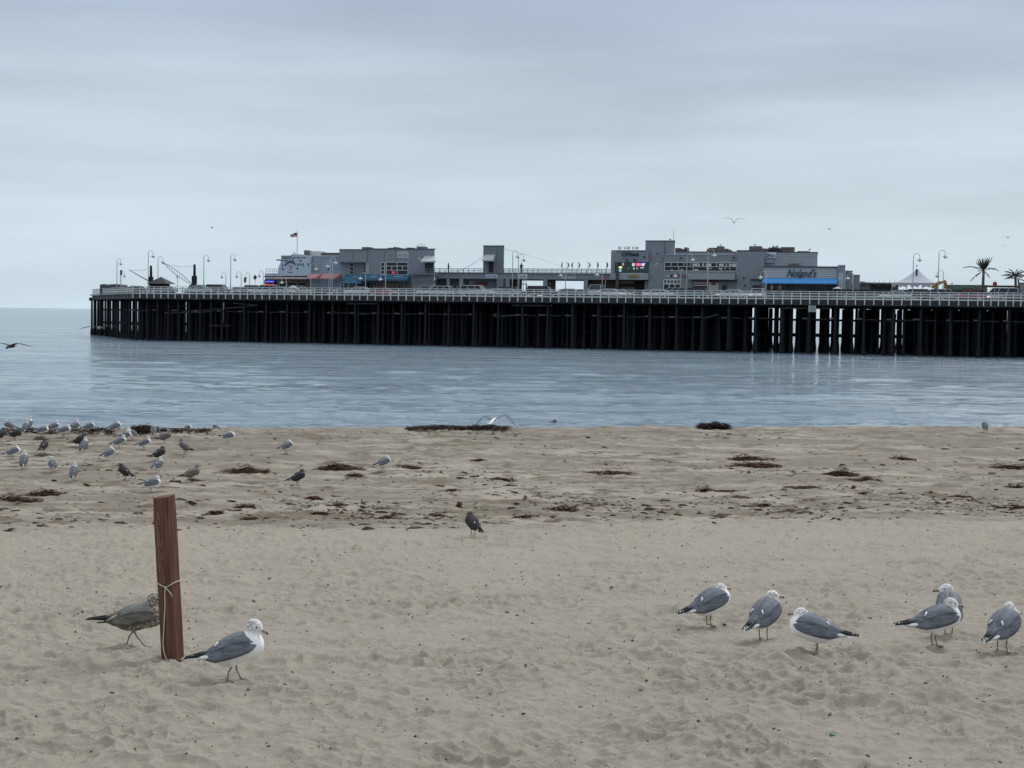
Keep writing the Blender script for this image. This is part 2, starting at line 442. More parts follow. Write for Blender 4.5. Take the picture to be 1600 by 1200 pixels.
def feathers(name, col, dark, sc_=34, amt=.9):
    """wing plumage: feather rows run back along the wing"""
    m = bpy.data.materials.new(name); m.use_nodes = True
    t = m.node_tree; p = t.nodes['Principled BSDF']; p.inputs['Roughness'].default_value = .75; p.inputs['Specular IOR Level'].default_value = .25
    co = t.nodes.new('ShaderNodeTexCoord'); mp = t.nodes.new('ShaderNodeMapping'); mp.inputs['Scale'].default_value = (sc_ * .38, sc_, sc_ * 1.9)
    mp.inputs['Rotation'].default_value = (0, .35, 0)
    n = t.nodes.new('ShaderNodeTexNoise'); n.inputs['Scale'].default_value = 1; n.inputs['Detail'].default_value = 4; n.inputs['Roughness'].default_value = .6
    t.links.new(co.outputs['Object'], mp.inputs[0]); t.links.new(mp.outputs[0], n.inputs['Vector'])
    mr = t.nodes.new('ShaderNodeMapRange'); mr.inputs['From Min'].default_value = .38; mr.inputs['From Max'].default_value = .62
    mr.inputs['To Max'].default_value = amt
    t.links.new(n.outputs['Fac'], mr.inputs['Value'])
    x = t.nodes.new('ShaderNodeMix'); x.data_type = 'RGBA'; x.inputs[6].default_value = (*col, 1); x.inputs[7].default_value = (*dark, 1)
    t.links.new(mr.outputs[0], x.inputs[0]); t.links.new(x.outputs[2], p.inputs['Base Color'])
    b = t.nodes.new('ShaderNodeBump'); b.inputs['Strength'].default_value = .3; b.inputs['Distance'].default_value = .004
    t.links.new(n.outputs['Fac'], b.inputs['Height']); t.links.new(b.outputs[0], p.inputs['Normal'])
    return m
GM = dict(
    adult=dict(body=plumage('white_plumage', (.88, .88, .87), (.13, .105, .082), .36, .52, (95, 95, 60)), wing=feathers('slate_grey_wing', (.170, .186, .212), (.085, .094, .112)),
               mantle=feathers('slate_grey_mantle', (.182, .198, .225), (.110, .120, .140)), tail=M('white_tail', (.78, .78, .77), .8),
               prim=M('black_primaries', (.014, .014, .016), .6), spot=M('white_spots', (.8, .8, .8), .8),
               bill=M('dull_pink_bill', (.27, .21, .13), .5), tip=M('dark_bill_tip', (.05, .03, .025), .4), leg=M('grey_green_legs', (.20, .205, .15), .6), streak=1.),
    young=dict(body=plumage('mottled_brown_plumage', (.40, .36, .31), (.105, .088, .070), .40, .56, (55, 55, 50)), wing=feathers('brown_grey_wing', (.17, .155, .135), (.075, .068, .060), 40, 1.),
               mantle=feathers('grey_brown_mantle', (.20, .20, .195), (.13, .125, .115), 40, 1.), tail=M('brown_black_tail', (.05, .043, .036), .8),
               prim=M('black_primaries', (.014, .014, .016), .6), spot=M('brown_black_tail', (.05, .043, .036), .8),
               bill=M('dusky_bill', (.10, .07, .055), .45), tip=M('dark_bill_tip', (.05, .03, .025), .4), leg=M('pinkish_grey_legs', (.21, .175, .15), .6), streak=1.),
    dusky=dict(body=plumage('sooty_plumage', (.060, .056, .056), (.115, .103, .095), .40, .65, (50, 50, 50)), wing=feathers('sooty_wing', (.038, .036, .038), (.024, .023, .024)),
               mantle=feathers('sooty_mantle', (.050, .047, .050), (.033, .031, .033)), tail=M('sooty_black_tail', (.02, .02, .02), .8),
               prim=M('black_primaries', (.014, .014, .016), .6), spot=M('sooty_black_tail', (.02, .02, .02), .8),
               bill=M('dusky_red_bill', (.13, .05, .035), .45), tip=M('dark_bill_tip', (.05, .03, .025), .4), leg=M('black_legs', (.03, .03, .03), .6), streak=1.))
EYE = M('black_eye', (.01, .01, .01), .15)
WST = [(.152, .256, .236, .060), (.135, .275, .212, .074), (.11, .298, .196, .083), (.075, .309, .180, .090), (.03, .306, .163, .094), (-.02, .288, .147, .092),
       (-.06, .266, .136, .086), (-.10, .240, .124, .074), (-.14, .213, .126, .058), (-.175, .190, .132, .042), (-.205, .172, .140, .026)]
gull_no = [0]
def make_gull(kind='adult', pitch=0., neck=.5, yaw=0., hp=0., feet=((-.005, .03), (.01, -.03)), puff=1., res=.008, lift=0., seed=0):
    """returns the root (an Empty between the feet, bird facing +X)"""
    g = GM[kind]; rr = random.Random(seed)
    piv = np.array((0, 0, .15)); cp, sp = math.cos(pitch), math.sin(pitch)
    RM = np.array([[cp, 0, -sp], [0, 1, 0], [sp, 0, cp]])
    def T(p):
        q = (np.array(p, float) - piv) @ RM.T + piv; q[2] += lift; return q
    S_ = T((.098, 0, .250))
    H = S_ + np.array([(-.004 + .042 * neck), 0, .052 + .062 * neck]) + np.array([math.cos(yaw) - 1, math.sin(yaw), 0]) * .018
    d = np.array([math.cos(yaw) * math.cos(hp), math.sin(yaw) * math.cos(hp), math.sin(hp)])
    sd = np.array([-math.sin(yaw), math.cos(yaw), 0]); up = np.cross(d, sd)
    HA = np.stack([d, sd, up], -1)
    th = math.radians(24) + pitch; BA = np.array([[math.cos(th), 0, -math.sin(th)], [0, 1, 0], [math.sin(th), 0, math.cos(th)]])
    def fn(P):
        f = sd_ell(P, T((.015, 0, .193)), (.155 * (1 + .2 * (puff - 1)), .077 * puff, .084 * puff), BA)
        f = smin(f, sd_ell(P, T((.105, 0, .228)), (.080, .070 * puff, .082 * puff), BA), .03)
        f = smin(f, sd_cap(P, T((-.08, 0, .168)), T((-.20, 0, .136)), .052, .014), .03)
        f = smin(f, sd_cap(P, T((.098, 0, .252)), H - d * .004 + np.array((0, 0, -.018)), .058 * (.5 + .5 * puff), .037), .028)
        f = smin(f, sd_ell(P, H, (.050, .039, .042), HA), .016)
        f = smin(f, sd_ell(P, H + d * .034 - up * .006, (.026, .017, .019), HA), .012)
        for s in (-1, 1): f = smin(f, sd_cap(P, T((.0, s * .03, .14)), T((.002, s * .031, .098)), .026, .011), .015)
        return f
    V, F = surface(fn, (-.235, -.115, .05), (.29, .115, .46), res)
    nape = H - d * .01; dist = np.linalg.norm(V - nape, axis=1); back = S_ + np.array((-.02, 0, .03))
    d2 = np.linalg.norm((V - back), axis=1)
    st = np.clip(1.25 - np.minimum(dist / .056, d2 / .044) * .85, 0, 1)
    if kind == 'adult': st = st * np.clip(.95 - (V[:, 0] - H[0]) * 3.5, .35, 1)
    else: st = np.ones(len(V))
    if kind == 'dusky': st = np.clip(1.4 - dist / .07, 0, 1)
    me = bpy.data.meshes.new('body'); me.from_pydata(V.tolist(), [], F.tolist()); me.materials.append(g['body'])
    me.polygons.foreach_set('use_smooth', [True] * len(F))
    a = me.attributes.new('streak', 'FLOAT', 'POINT'); a.data.foreach_set('value', st.astype(np.float32)); me.update()
    root = empty('gull', (0, 0, 0))
    KIDS[root.name] = []
    def part(name, mb, mats, smooth=True):
        return mb.build(name, mats, root, smooth)
    o = link('body', me, root); KIDS[root.name].append(o)
    # head details
    b = MB(); base = H + d * .050 - up * .008
    rings = []
    for x, hgt, wd, dz in ((0, .0125, .0100, 0), (.012, .0110, .0080, -.0002), (.026, .0098, .0065, -.0008), (.038, .0100, .0056, -.0018), (.047, .006, .0036, -.0048), (.051, .002, .0015, -.0085)):
        c = base + d * x + up * dz
        rings.append([c + sd * wd * math.cos(q) + up * hgt * math.sin(q) for q in [2 * math.pi * k / 8 for k in range(8)]])
    b.loft(rings); n8 = 8
    for i, f in enumerate(b.f[:]):
        if i >= 3 * n8 and i < 5 * n8 or i == len(b.f) - 1: b.m[i] = 1
    part('bill', b, [g['bill'], g['tip']])
    for s in (-1, 1):
        c = H + d * .022 + sd * s * .0345 + up * .007
        b = MB(); b.ell(c, (.0058, .0050, .0058), 8, 6); part('eye', b, EYE)
    # wings
    def shell(stns, a1, off, s, spread=1.0):
        b = MB(); rings = []
        m = 10
        for (x, zt, zb, wd) in stns:
            k = 1 + .55 * (puff - 1); wd = wd * (.55 + .45 * puff) * (1 + (puff - 1) * .3)
            zt_ = zt + (puff - 1) * .035
            ring = []
            for i in range(m + 1):
                a = a1 * i / m
                y = (wd + off) * math.sin(a) ** .9; z = zb + (zt_ + off - zb) * max(math.cos(a), 0) ** .85
                ring.append(T((x, s * (y + .001), z)))
            for i in range(m, -1, -1):
                a = a1 * i / m; kk = .80 if i < m else .90
                y = (wd + off) * kk * math.sin(a) ** .9; z = zb + .004 + (zt_ - .022 - zb) * max(math.cos(a), 0) ** .85
                ring.append(T((x, s * (y + .0005), z)))
            rings.append(ring)
        b.loft(rings); return b
    for s in (-1, 1):
        part('wing', shell(WST, math.pi / 2, 0, s), g['wing'])
        part('mantle', shell([(x - .004, zt, zb + .02, wd) for (x, zt, zb, wd) in WST[1:8]], 1.02, .0035, s), g['mantle'])
        # white crescent at the rear of the folded wing
        if kind != 'young':
            b = MB(); b.tube([T((-.092, s * .036, .247 + (puff - 1) * .03)), T((-.103, s * .045, .236 + (puff - 1) * .03)), T((-.112, s * .053, .219))], [.004, .0075, .003], 8)
            part('tertial_edge', b, GM['adult']['tail'])
            b = MB(); b.tube([T((-.140, s * .046, .158)), T((-.165, s * .040, .150)), T((-.195, s * .030, .144)), T((-.225, s * .020, .140))], [.005, .014, .013, .003] if kind == 'adult' else [.002, .007, .006, .002], 8)
            part('secondary_edge', b, GM['adult']['tail'])
        else:
            b = MB(); b.tube([T((-.12, s * .052, .200)), T((-.15, s * .05, .176)), T((-.185, s * .036, .152))], [.003, .009, .005], 8); part('tertial_edge', b, GM['young']['body'])
        # primaries, one over the other, each with a pale tip
        for k, (ln, dz) in enumerate(((.180, .006), (.155, .000), (.125, -.006), (.095, -.011))):
            b = MB(); rings = []; x0 = -.155
            yb = s * (.026 - .004 * k); nn = 9
            for i in range(nn):
                t = (i / (nn - 1)) ** .75; x = x0 - ln * t; hw = .0135 * (1 - t) ** .42 * (1 - .15 * t) + .0012
                zc = .168 + dz - t * (.046 - .010 * k) ; y = yb * (1 - .75 * t) + s * .003 * (3 - k)
                rings.append([T((x, y + s * .0022 * math.cos(q), zc + hw * math.sin(q))) for q in [2 * math.pi * j / 6 for j in range(6)]])
            b.loft(rings)
            for i in range(len(b.f)):
                seg = i // 6
                if seg >= nn - 2 or (seg == 5 and k in (1, 2)): b.m[i] = 1
            part('primary_feather', b, [g['prim'], g['spot']])
    # tail
    b = MB(); rings = []
    for t in (0, .4, .8, 1.0):
        x = -.15 - .098 * t; hw = .018 + .016 * t; zc = .142 - .020 * t
        rings.append([T((x - .008 * abs(math.cos(q)) * t, hw * math.cos(q), zc + .0045 * (1.2 - t) * math.sin(q) - .005 * abs(math.cos(q)))) for q in [2 * math.pi * j / 10 for j in range(10)]])
    b.loft(rings); part('tail', b, g['tail'])
    # legs
    for s, (fx, fy) in zip((1, -1), feet):
        hip = T((.002, s * .031, .108)); ank = np.array((hip[0] * .5 + fx * .5 - .012, (hip[1] + fy) / 2, (hip[2] + 0) * .52 + .004))
        b = MB(); b.tube([hip, ank], [.0075, .0046], 6); b.tube([ank + np.array((0, 0, .003)), (fx, fy, .004)], [.0054, .0040], 6)
        toes = []
        for an in (-.5, 0, .5):
            e = (fx + .045 * math.cos(an), fy + .045 * math.sin(an), .002); toes.append(e); b.tube([(fx, fy, .005), e], [.0038, .0022], 5)
        b.tube([(fx, fy, .006), (fx - .012, fy, .004)], [.003, .0015], 5)
        b.add([(fx, fy, .0045), toes[0], toes[1], toes[2]], [(0, 1, 2), (0, 2, 3)])
        part('leg', b, g['leg'])
    return root

GS = []          # the ground spots of the gulls, for the soft hollows they stand in
def put_gull(root, px, py, head, size, label, group=None, z=None):
    p = GP(px, py)
    if z is not None: p.z = z
    root.location = p; root.rotation_euler = (0, 0, R(head)); root.scale = (size,) * 3
    tag(root, label, 'gull', group)
    return root

# the birds close by
near_g = 'gulls standing close by on the dry sand'
put_gull(make_gull('young', pitch=-.16, neck=.55, yaw=.1, hp=-.15, feet=((-.062, .03), (.075, -.03)), res=.0045, lift=.008), 211, 1010, 4, 1.00,
         'mottled brown young gull walking behind the wooden post, its face hidden by the post', near_g)
put_gull(make_gull('adult', pitch=0.0, neck=.75, yaw=-.06, hp=-.38, feet=((.036, .03), (-.035, -.032)), res=.004), 366, 1063, -4, .98,
         'grey and white gull striding in front of the wooden post with its bill pointing down', near_g)
put_gull(make_gull('adult', pitch=.03, neck=.05, yaw=-.25, hp=0, feet=((.0, .026), (.0, -.026)), puff=1.13, res=.0045), 1108, 977, 26, .94,
         'hunched gull with one white wing mark, leftmost of the six at the right', near_g)
put_gull(make_gull('adult', pitch=.05, neck=.30, yaw=-.75, hp=-.05, feet=((.0, .034), (.0, -.034)), puff=1.10, res=.0045), 1193, 999, 52, .95,
         'gull seen from behind with legs apart and head turned right, second from left', near_g)
put_gull(make_gull('adult', pitch=-.10, neck=.16, yaw=.12, hp=-.02, feet=((-.012, .012), (.004, -.012)), puff=1.16, res=.004, lift=-.004), 1274, 1022, 162, .90,
         'plump gull facing left with its black wing tips to the right', near_g)
put_gull(make_gull('adult', pitch=.02, neck=.25, yaw=1.75, hp=-.02, feet=((.0, .024), (.0, -.024)), puff=1.05, res=.0045), 1482, 991, 78, 1.0,
         'gull looking left, half hidden behind a white-breasted gull', near_g)
put_gull(make_gull('adult', pitch=-.10, neck=.30, yaw=-.1, hp=-.12, feet=((-.006, .02), (.012, -.02)), puff=1.04, res=.004), 1460, 1009, 10, .95,
         'white-breasted gull facing right in front of a second gull', near_g)
put_gull(make_gull('adult', pitch=.04, neck=.12, yaw=.15, hp=0, feet=((.0, .038), (.0, -.038)), puff=1.06, res=.0045), 1566, 1020, 47, .94,
         'gull turned away with streaked nape and low black tail, at the right edge', near_g)

# the flock: a few poses, copied
mk = lambda *a, **k: make_gull(*a, res=.008, **k)
PZ = dict(
    a_std=lambda: mk('adult', neck=.5, yaw=.0, hp=-.05), a_hun=lambda: mk('adult', neck=.1, puff=1.1, yaw=.2), a_up=lambda: mk('adult', neck=1.0, pitch=.25, yaw=-.1),
    a_lean=lambda: mk('adult', neck=.3, pitch=-.15), a_left=lambda: mk('adult', neck=.5, yaw=.9), a_right=lambda: mk('adult', neck=.45, pitch=.1, yaw=-.8),
    a_away=lambda: mk('adult', neck=.6, pitch=.3, yaw=.15), d_std=lambda: mk('dusky', neck=.4, pitch=.05, hp=-.1), d_left=lambda: mk('dusky', neck=.45, pitch=.1, yaw=1.0),
    d_pre=lambda: mk('dusky', neck=.0, pitch=-.1, yaw=2.3, hp=-.3), y_std=lambda: mk('young', neck=.5), y_back=lambda: mk('young', neck=.7, pitch=.1, yaw=1.4),
    a_pre=lambda: mk('adult', neck=.1, pitch=-.2, yaw=2.2, hp=-.5), y_pale=lambda: mk('young', neck=.8, yaw=.1))
PC = {}
def flock(pose, px, py, head, label, size=.87, group='gulls of the flock along the water'):
    if pose not in PC: r = PC[pose] = PZ[pose]()
    else: r = copy_tree(PC[pose]); 
    if head < 60: head += 16
    return put_gull(r, px, py, head, size * (.96 + .08 * ((px * 7) % 5) / 4), label, group)
for a in [
    ('a_left', 15, 675, 168, 'white-breasted gull facing left at the far left end of the flock, by the water'),
    ('d_pre', 23, 688, 20, 'dark brown gull in front of the leftmost white-breasted gull'),
    ('d_std', 1, 690, 60, 'dark gull cut off by the left edge of the photo'),
    ('a_away', 40, 677, 85, 'gull seen from behind near the left end of the waterline'),
    ('a_up', 44, 674, 75, 'gull standing behind another one so that mostly its dark-capped head shows'),
    ('a_lean', 65, 682, 8, 'gull facing right and leaning low, third from the left along the water'),
    ('a_std', 83, 677, 28, 'upright gull close behind the low leaning one on the left'),
    ('a_lean', 99, 683, 14, 'stretched-out gull just left of the black flapping gull'),
    ('a_std', 116, 676, 44, 'gull with bowed head above the black flapping gull'),
    ('a_std', 138, 677, 20, 'plump gull facing right beside the black flapping gull'),
    ('d_std', 124, 699, 5, 'black gull stretching its wings low over the sand amid white gulls'),
    ('a_hun', 179, 677, 22, 'small hunched gull alone at the water left of the seaweed line'),
    ('a_lean', 194, 692, 15, 'gull half covered by the one in front, below the seaweed line at left'),
    ('a_right', 206, 688, 230, 'white-fronted gull facing the camera beside the seaweed line'),
    ('a_std', 186, 701, 20, 'gull facing right in front of two others in the left middle of the flock'),
    ('a_std', 225, 703, 14, 'gull with clear black tail facing right, right of the middle of the flock'),
    ('a_hun', 20, 717, 18, 'gull facing right near the left edge, second row from the water'),
    ('d_left', 68, 708, 82, 'black gull seen from behind with a white mark across its back'),
    ('a_away', 37, 732, 92, 'gull with a dark hood seen from behind, near the left edge'),
    ('a_away', 131, 707, 80, 'pale-headed gull seen from behind in the middle of the flock'),
    ('a_hun', 169, 720, 40, 'hunched gull turned half away, in the middle of the flock'),
    ('a_left', 83, 738, 122, 'gull turned away with its tail to the right, left of the frontmost back view'),
    ('a_away', 115, 750, 90, 'pale-headed gull seen squarely from behind, lowest at the left of the post'),
    ('d_left', 195, 750, 150, 'dark gull facing left with a white wing mark, above the wooden post'),
    ('d_std', 248, 720, 28, 'dark gull facing right in front of the mottled one'),
    ('a_std', 246, 739, 52, 'gull turned half away right below a dark gull'),
    ('a_lean', 236, 769, 14, 'gull facing right just above the top of the wooden post'),
    ('a_away', 240, 682, 98, 'white gull seen from behind beside the mottled brown one near the water'),
    ('y_std', 257, 693, 10, 'mottled brown gull facing right near the water'),
    ('y_back', 289, 709, 150, 'mottled brown gull looking back over its shoulder'),
    ('y_pale', 299, 753, 14, 'greyish-brown gull with pale head beside a small lump of seaweed'),
    ('a_pre', 356, 692, 10, 'preening gull with white belly apart from the flock by the water'),
    ('a_hun', 447, 709, 28, 'hunched gull standing alone above the seaweed, right of the flock'),
    ('d_std', 465, 758, 14, 'lone dark gull facing right on bare sand'),
    ('a_hun', 599, 735, 22, 'gull on thin legs right of the largest seaweed heap'),
    ('a_away', 1539, 674, 88, 'lone gull seen from behind on the crest of the beach at far right')]:
    flock(*a)
put_gull(mk('dusky', neck=.25, pitch=.15, yaw=.3, puff=1.05, feet=((0, .035), (0, -.035))), 739, 837, 122, .88, 'dark gull with white wing marks alone in the middle of the sand')

# flying birds
def make_flyer(kind, name, cat, span, a1, a2, label, pos, head, bank=0., body=1., sweep=.10, asym=0., neck_dn=0., long_bill=0., pitch=0.):
    g = GM[kind]; root = empty(name, pos, R(head), label, cat)
    root.rotation_euler = (R(bank), -R(pitch), R(head)); KIDS[root.name] = []
    k = body
    hx = np.array((.165 * k, 0, (.012 - neck_dn) * k))
    def fn(P):
        f = sd_ell(P, (0, 0, 0), (.17 * k, .055 * k, .055 * k)); f = smin(f, sd_cap(P, (.08 * k, 0, .005), hx, .042 * k, .028 * k), .03)
        f = smin(f, sd_ell(P, hx + np.array((.015 * k, 0, 0)), (.042 * k, .03 * k, .032 * k)), .015)
        return smin(f, sd_cap(P, (-.1 * k, 0, 0), (-.2 * k, 0, .0), .035 * k, .014 * k), .03)
    V, F = surface(fn, (-.26 * k, -.1 * k, -.22 * k), (.28 * k, .1 * k, .1 * k), .011 * k)
    me = bpy.data.meshes.new('body'); me.from_pydata(V.tolist(), [], F.tolist()); me.materials.append(g['body']); me.polygons.foreach_set('use_smooth', [True] * len(F))
    a = me.attributes.new('streak', 'FLOAT', 'POINT'); a.data.foreach_set('value', (np.clip((V[:, 0] - .12 * k) * 12, 0, 1) if kind == 'adult' else np.ones(len(V))).astype(np.float32))
    o = link('body', me, root); KIDS[root.name].append(o)
    b = MB(); q = hx + np.array((.05 * k, 0, -.004)); b.tube([q, q + np.array((.05 * k + long_bill, 0, -.01 * k - long_bill * .45))], [.010 * k, .003 * k], 6); b.build('bill', g['bill'], root, True)
    b = MB(); rings = [[(x, hw * math.cos(t), .004 * math.sin(t)) for t in [2 * math.pi * j / 10 for j in range(10)]] for x, hw in ((-.17 * k, .02 * k), (-.24 * k, .05 * k), (-.30 * k, .068 * k), (-.305 * k, .05 * k))]
    b.loft(rings); b.build('tail', g['tail'], root, True)
    for s in (-1, 1):
        b = MB(); rings = []; y, z = .02 * k, .02 * k; n = 16; st = span / 2 / (n - 1); A1 = a1 + asym * s
        for i in range(n):
            t = i / (n - 1); u = min(max((t - .30) / .25, 0), 1); an = R(A1 + (a2 + asym * s - A1) * u)
            if i: y += st * math.cos(an); z += st * math.sin(an)
            ch = span * (.115 + .02 * t) * (1 - t ** 3.2 * .93); xm = span * (sweep * (math.sin(min(t, .42) / .42 * math.pi / 2) - max(t - .42, 0) * 1.9))
            th = .012 * k * (1 - .8 * t); nz = (math.cos(an), -math.sin(an))
            rings.append([(xm + ch * (.5 * math.cos(q) - .1), s * (y - th * nz[1] * -math.sin(q) * 0 + 0), z + th * (math.sin(q) + .9 * max(math.cos(q), -.4))) for q in [2 * math.pi * j / 10 for j in range(10)]])
        b.loft(rings)
        for i in range(len(b.f)):
            if i // 10 >= 11: b.m[i] = 1
        b.build('wing', [g['wing'], g['prim']], root, True)
    return root
def sky_pt(px, py, D):
    d = ray(px, py); return Vector((d.x, d.y, d.z)) * (D / d.y) + Vector((0, 0, CAMZ))
make_flyer('adult', 'gull', 'gull', 1.25, 46, -6, 'gull gliding in the sky above the harbour restaurant with raised wings', sky_pt(1147, 347, 72), 92, asym=2)
make_flyer('adult', 'gull', 'gull', 1.4, 24, -44, 'white gull flying low over the seaweed line with arched wings', sky_pt(771, 658, 37), 68, bank=-6, body=.95, pitch=9)
make_flyer('dusky', 'gull', 'gull', 1.75, 16, -14, 'dark gull flying low over the sea at the left edge', sky_pt(17, 541, 50), 248, body=1.05, neck_dn=.06, long_bill=.02, sweep=.06)
make_flyer('young', 'pelican', 'pelican', 2.15, 8, -10, 'brown pelican gliding low over the water in front of the pier end', sky_pt(156, 512, 74), 262, body=1.25, long_bill=.12, bank=3, neck_dn=.04)
for px, py, D, h, lb in ((331, 356, 230, 10, 'tiny far gull in the sky left of the flagpole'), (1296, 358, 150, 60, 'small dark gull in the sky above the blue awning'),
                        (1575, 371, 150, 50, 'small gull in the sky above the palm trees'), (1570, 384, 260, 80, 'speck of a gull in the sky just below another one at far right')):
    make_flyer('young', 'gull', 'gull', 1.1, 30, -5, lb, sky_pt(px, py, D), h)
# gulls resting on the sea, low in the water
for px, py, h, lb in ((866, 662, 20, 'gull floating on the water off the middle of the beach'), (337, 671, 170, 'gull floating near the shore beside the preening gull'), (293, 672, 10, 'gull floating near the shore right of the flock')):
    d = ray(px, py); t = -CAMZ / d.z
    r = copy_tree(PC['a_hun']); r.location = (d.x * t, d.y * t, -.07); r.rotation_euler = (0, 0, R(h)); tag(r, lb, 'gull', 'gulls floating on the sea')
# ------------------------------------------------------------------ the pier
# measured along the pier: s along its front edge, V back from the front edge, z up
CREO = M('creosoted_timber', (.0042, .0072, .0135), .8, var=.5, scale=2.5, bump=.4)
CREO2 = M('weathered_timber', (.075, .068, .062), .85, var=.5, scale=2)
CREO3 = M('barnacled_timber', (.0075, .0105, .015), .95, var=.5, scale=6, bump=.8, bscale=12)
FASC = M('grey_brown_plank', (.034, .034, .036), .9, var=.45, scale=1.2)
DECKM = M('deck_asphalt', (.09, .09, .09), .95, var=.25, scale=.6)
RAILW = M('white_rail_paint', (.54, .56, .56), .7, var=.12, scale=1.5)
def board_lines(m, period, amt):
    t = m.node_tree; n = t.nodes.new; l = t.links.new; p = t.nodes['Principled BSDF']; src = p.inputs['Base Color'].links[0].from_socket
    co = n('ShaderNodeTexCoord'); sx = n('ShaderNodeSeparateXYZ'); l(co.outputs['Object'], sx.inputs[0])
    a = n('ShaderNodeMath'); a.operation = 'DIVIDE'; a.inputs[1].default_value = period; l(sx.outputs['Z'], a.inputs[0])
    f = n('ShaderNodeMath'); f.operation = 'FRACT'; l(a.outputs[0], f.inputs[0])
    g = n('ShaderNodeMapRange'); g.inputs['From Min'].default_value = .80; g.inputs['From Max'].default_value = .97; g.inputs['To Min'].default_value = 1; g.inputs['To Max'].default_value = 1 - amt; l(f.outputs[0], g.inputs['Value'])
    st = n('ShaderNodeTexNoise'); mp = n('ShaderNodeMapping'); mp.inputs['Scale'].default_value = (1.6, 1.6, .22); l(co.outputs['Object'], mp.inputs[0]); l(mp.outputs[0], st.inputs['Vector']); st.inputs['Detail'].default_value = 5
    h = n('ShaderNodeMapRange'); h.inputs['From Min'].default_value = .4; h.inputs['From Max'].default_value = .7; h.inputs['To Min'].default_value = 1.04; h.inputs['To Max'].default_value = .84; l(st.outputs['Fac'], h.inputs['Value'])
    mm = n('ShaderNodeMath'); mm.operation = 'MULTIPLY'; l(g.outputs[0], mm.inputs[0]); l(h.outputs[0], mm.inputs[1])
    v = n('ShaderNodeVectorMath'); v.operation = 'SCALE'; l(src, v.inputs[0]); l(mm.outputs[0], v.inputs['Scale']); l(v.outputs[0], p.inputs['Base Color'])
ANG = PROT
def proot(name, s, V, z, label, cat, group=None, rz=0.):
    e = empty(name, W(s, V, z), PROT + rz, label, cat, group); KIDS[e.name] = []; return e
END = Vector((-29.5, 36.2))
pier = proot('pier', 0, 0, 0, 'long dark timber pier on closely set piles with a road deck', 'pier')
def zl(s, o=0): return zdeck(s) + o
SMAX = 185
b = MB()
def slab(b, poly, o0, o1):
    n = len(poly); vs = [(x, y, zl(x, o0)) for x, y in poly] + [(x, y, zl(x, o1)) for x, y in poly]
    b.add(vs, [tuple(range(n - 1, -1, -1)), tuple(range(n, 2 * n))] + [(k, (k + 1) % n, (k + 1) % n + n, k + n) for k in range(n)])
slab(b, [(.1, .12), (SMAX, .12), (SMAX, 47.9), (-29.3, 47.9), (-29.3, 36.3)], -.32, -.02)
b.build('deck', DECKM, pier)
# fascia planks
k = 0
s = 0.
while s < SMAX:
    ln = 5.9; b = MB(); z0 = zl(s); o = rnd.uniform(-.03, .03)
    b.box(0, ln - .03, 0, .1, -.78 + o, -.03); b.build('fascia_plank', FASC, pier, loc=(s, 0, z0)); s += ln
b = MB(); e = END.length; u2 = END.normalized()
b.add([(0, 0, zl(0, -.8)), (END.x, END.y, zl(0, -.8)), (END.x, END.y, zl(0, -.03)), (0, 0, zl(0, -.03)), (.1, .08, zl(0, -.8)), (END.x + .1, END.y + .08, zl(0, -.8)), (END.x + .1, END.y + .08, zl(0, -.03)), (.1, .08, zl(0, -.03))],
      [(0, 1, 2, 3), (4, 7, 6, 5), (0, 4, 5, 1), (3, 2, 6, 7), (0, 3, 7, 4), (1, 5, 6, 2)])
b.build('end_fascia', FASC, pier)
# piles: one shared mesh
def pile_mesh():
    b = MB(); rg = []
    for z, r in ((-3.5, .27), (-.4, .30), (.1, .31), (.5, .27), (.9, .22), (1.3, .185), (3.5, .172), (6.45, .165)):
        rg.append([(r * math.cos(q), r * math.sin(q), z) for q in [2 * math.pi * k / 9 for k in range(9)]])
    b.loft(rg)
    for i in range(len(b.f)):
        if i < 45: b.m[i] = 1
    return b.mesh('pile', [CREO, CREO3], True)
PM = pile_mesh()
pl = []
rowV = [.55] + [2.6 + 2.65 * i for i in range(17)]
s = .35
bents = []
while s < 172:
    bents.append(s); s += 1.85 if s < 14 else (3.75 + rnd.uniform(-.15, .15))
for bi, s0 in enumerate(bents):
    for ri, V in enumerate(rowV):
        pl.append((s0 - .073 * V + (rnd.gauss(0, .16) if ri else 0), V + (rnd.uniform(-.3, .3) if ri else 0), 0 if ri else 1))
    if s0 > 12:      # a second line of piles between the bents
        for ri, V in enumerate(rowV[1:], 1):
            if rnd.random() < (.75 if 90 < s0 < 118 else .95): pl.append((s0 + 1.85 - .073 * V + rnd.gauss(0, .55), V + rnd.uniform(-.5, .5), 0))
            if V > 12 and not 90 < s0 < 118: pl.append((s0 + .95 - .073 * V + rnd.gauss(0, .5), V + rnd.uniform(-.5, .5), 0)); pl.append((s0 + 2.8 - .073 * V + rnd.gauss(0, .5), V + rnd.uniform(-.5, .5), 0))
for i in range(16):     # under the slanting end
    t = .02 + i / 15 * .98; pl.append((END.x * t + .5, END.y * t + .4, 1))
for V in rowV[1:]:
    lim = -V * 29.5 / 36.2 if V < 36 else -29
    s = -1.0
    while s > lim + 1.2:
        pl.append((s - .073 * V + rnd.gauss(0, .2), V + rnd.uniform(-.3, .3), 0)); s -= 3.3
pl.sort(key=lambda a: a[1])
rest = MB()
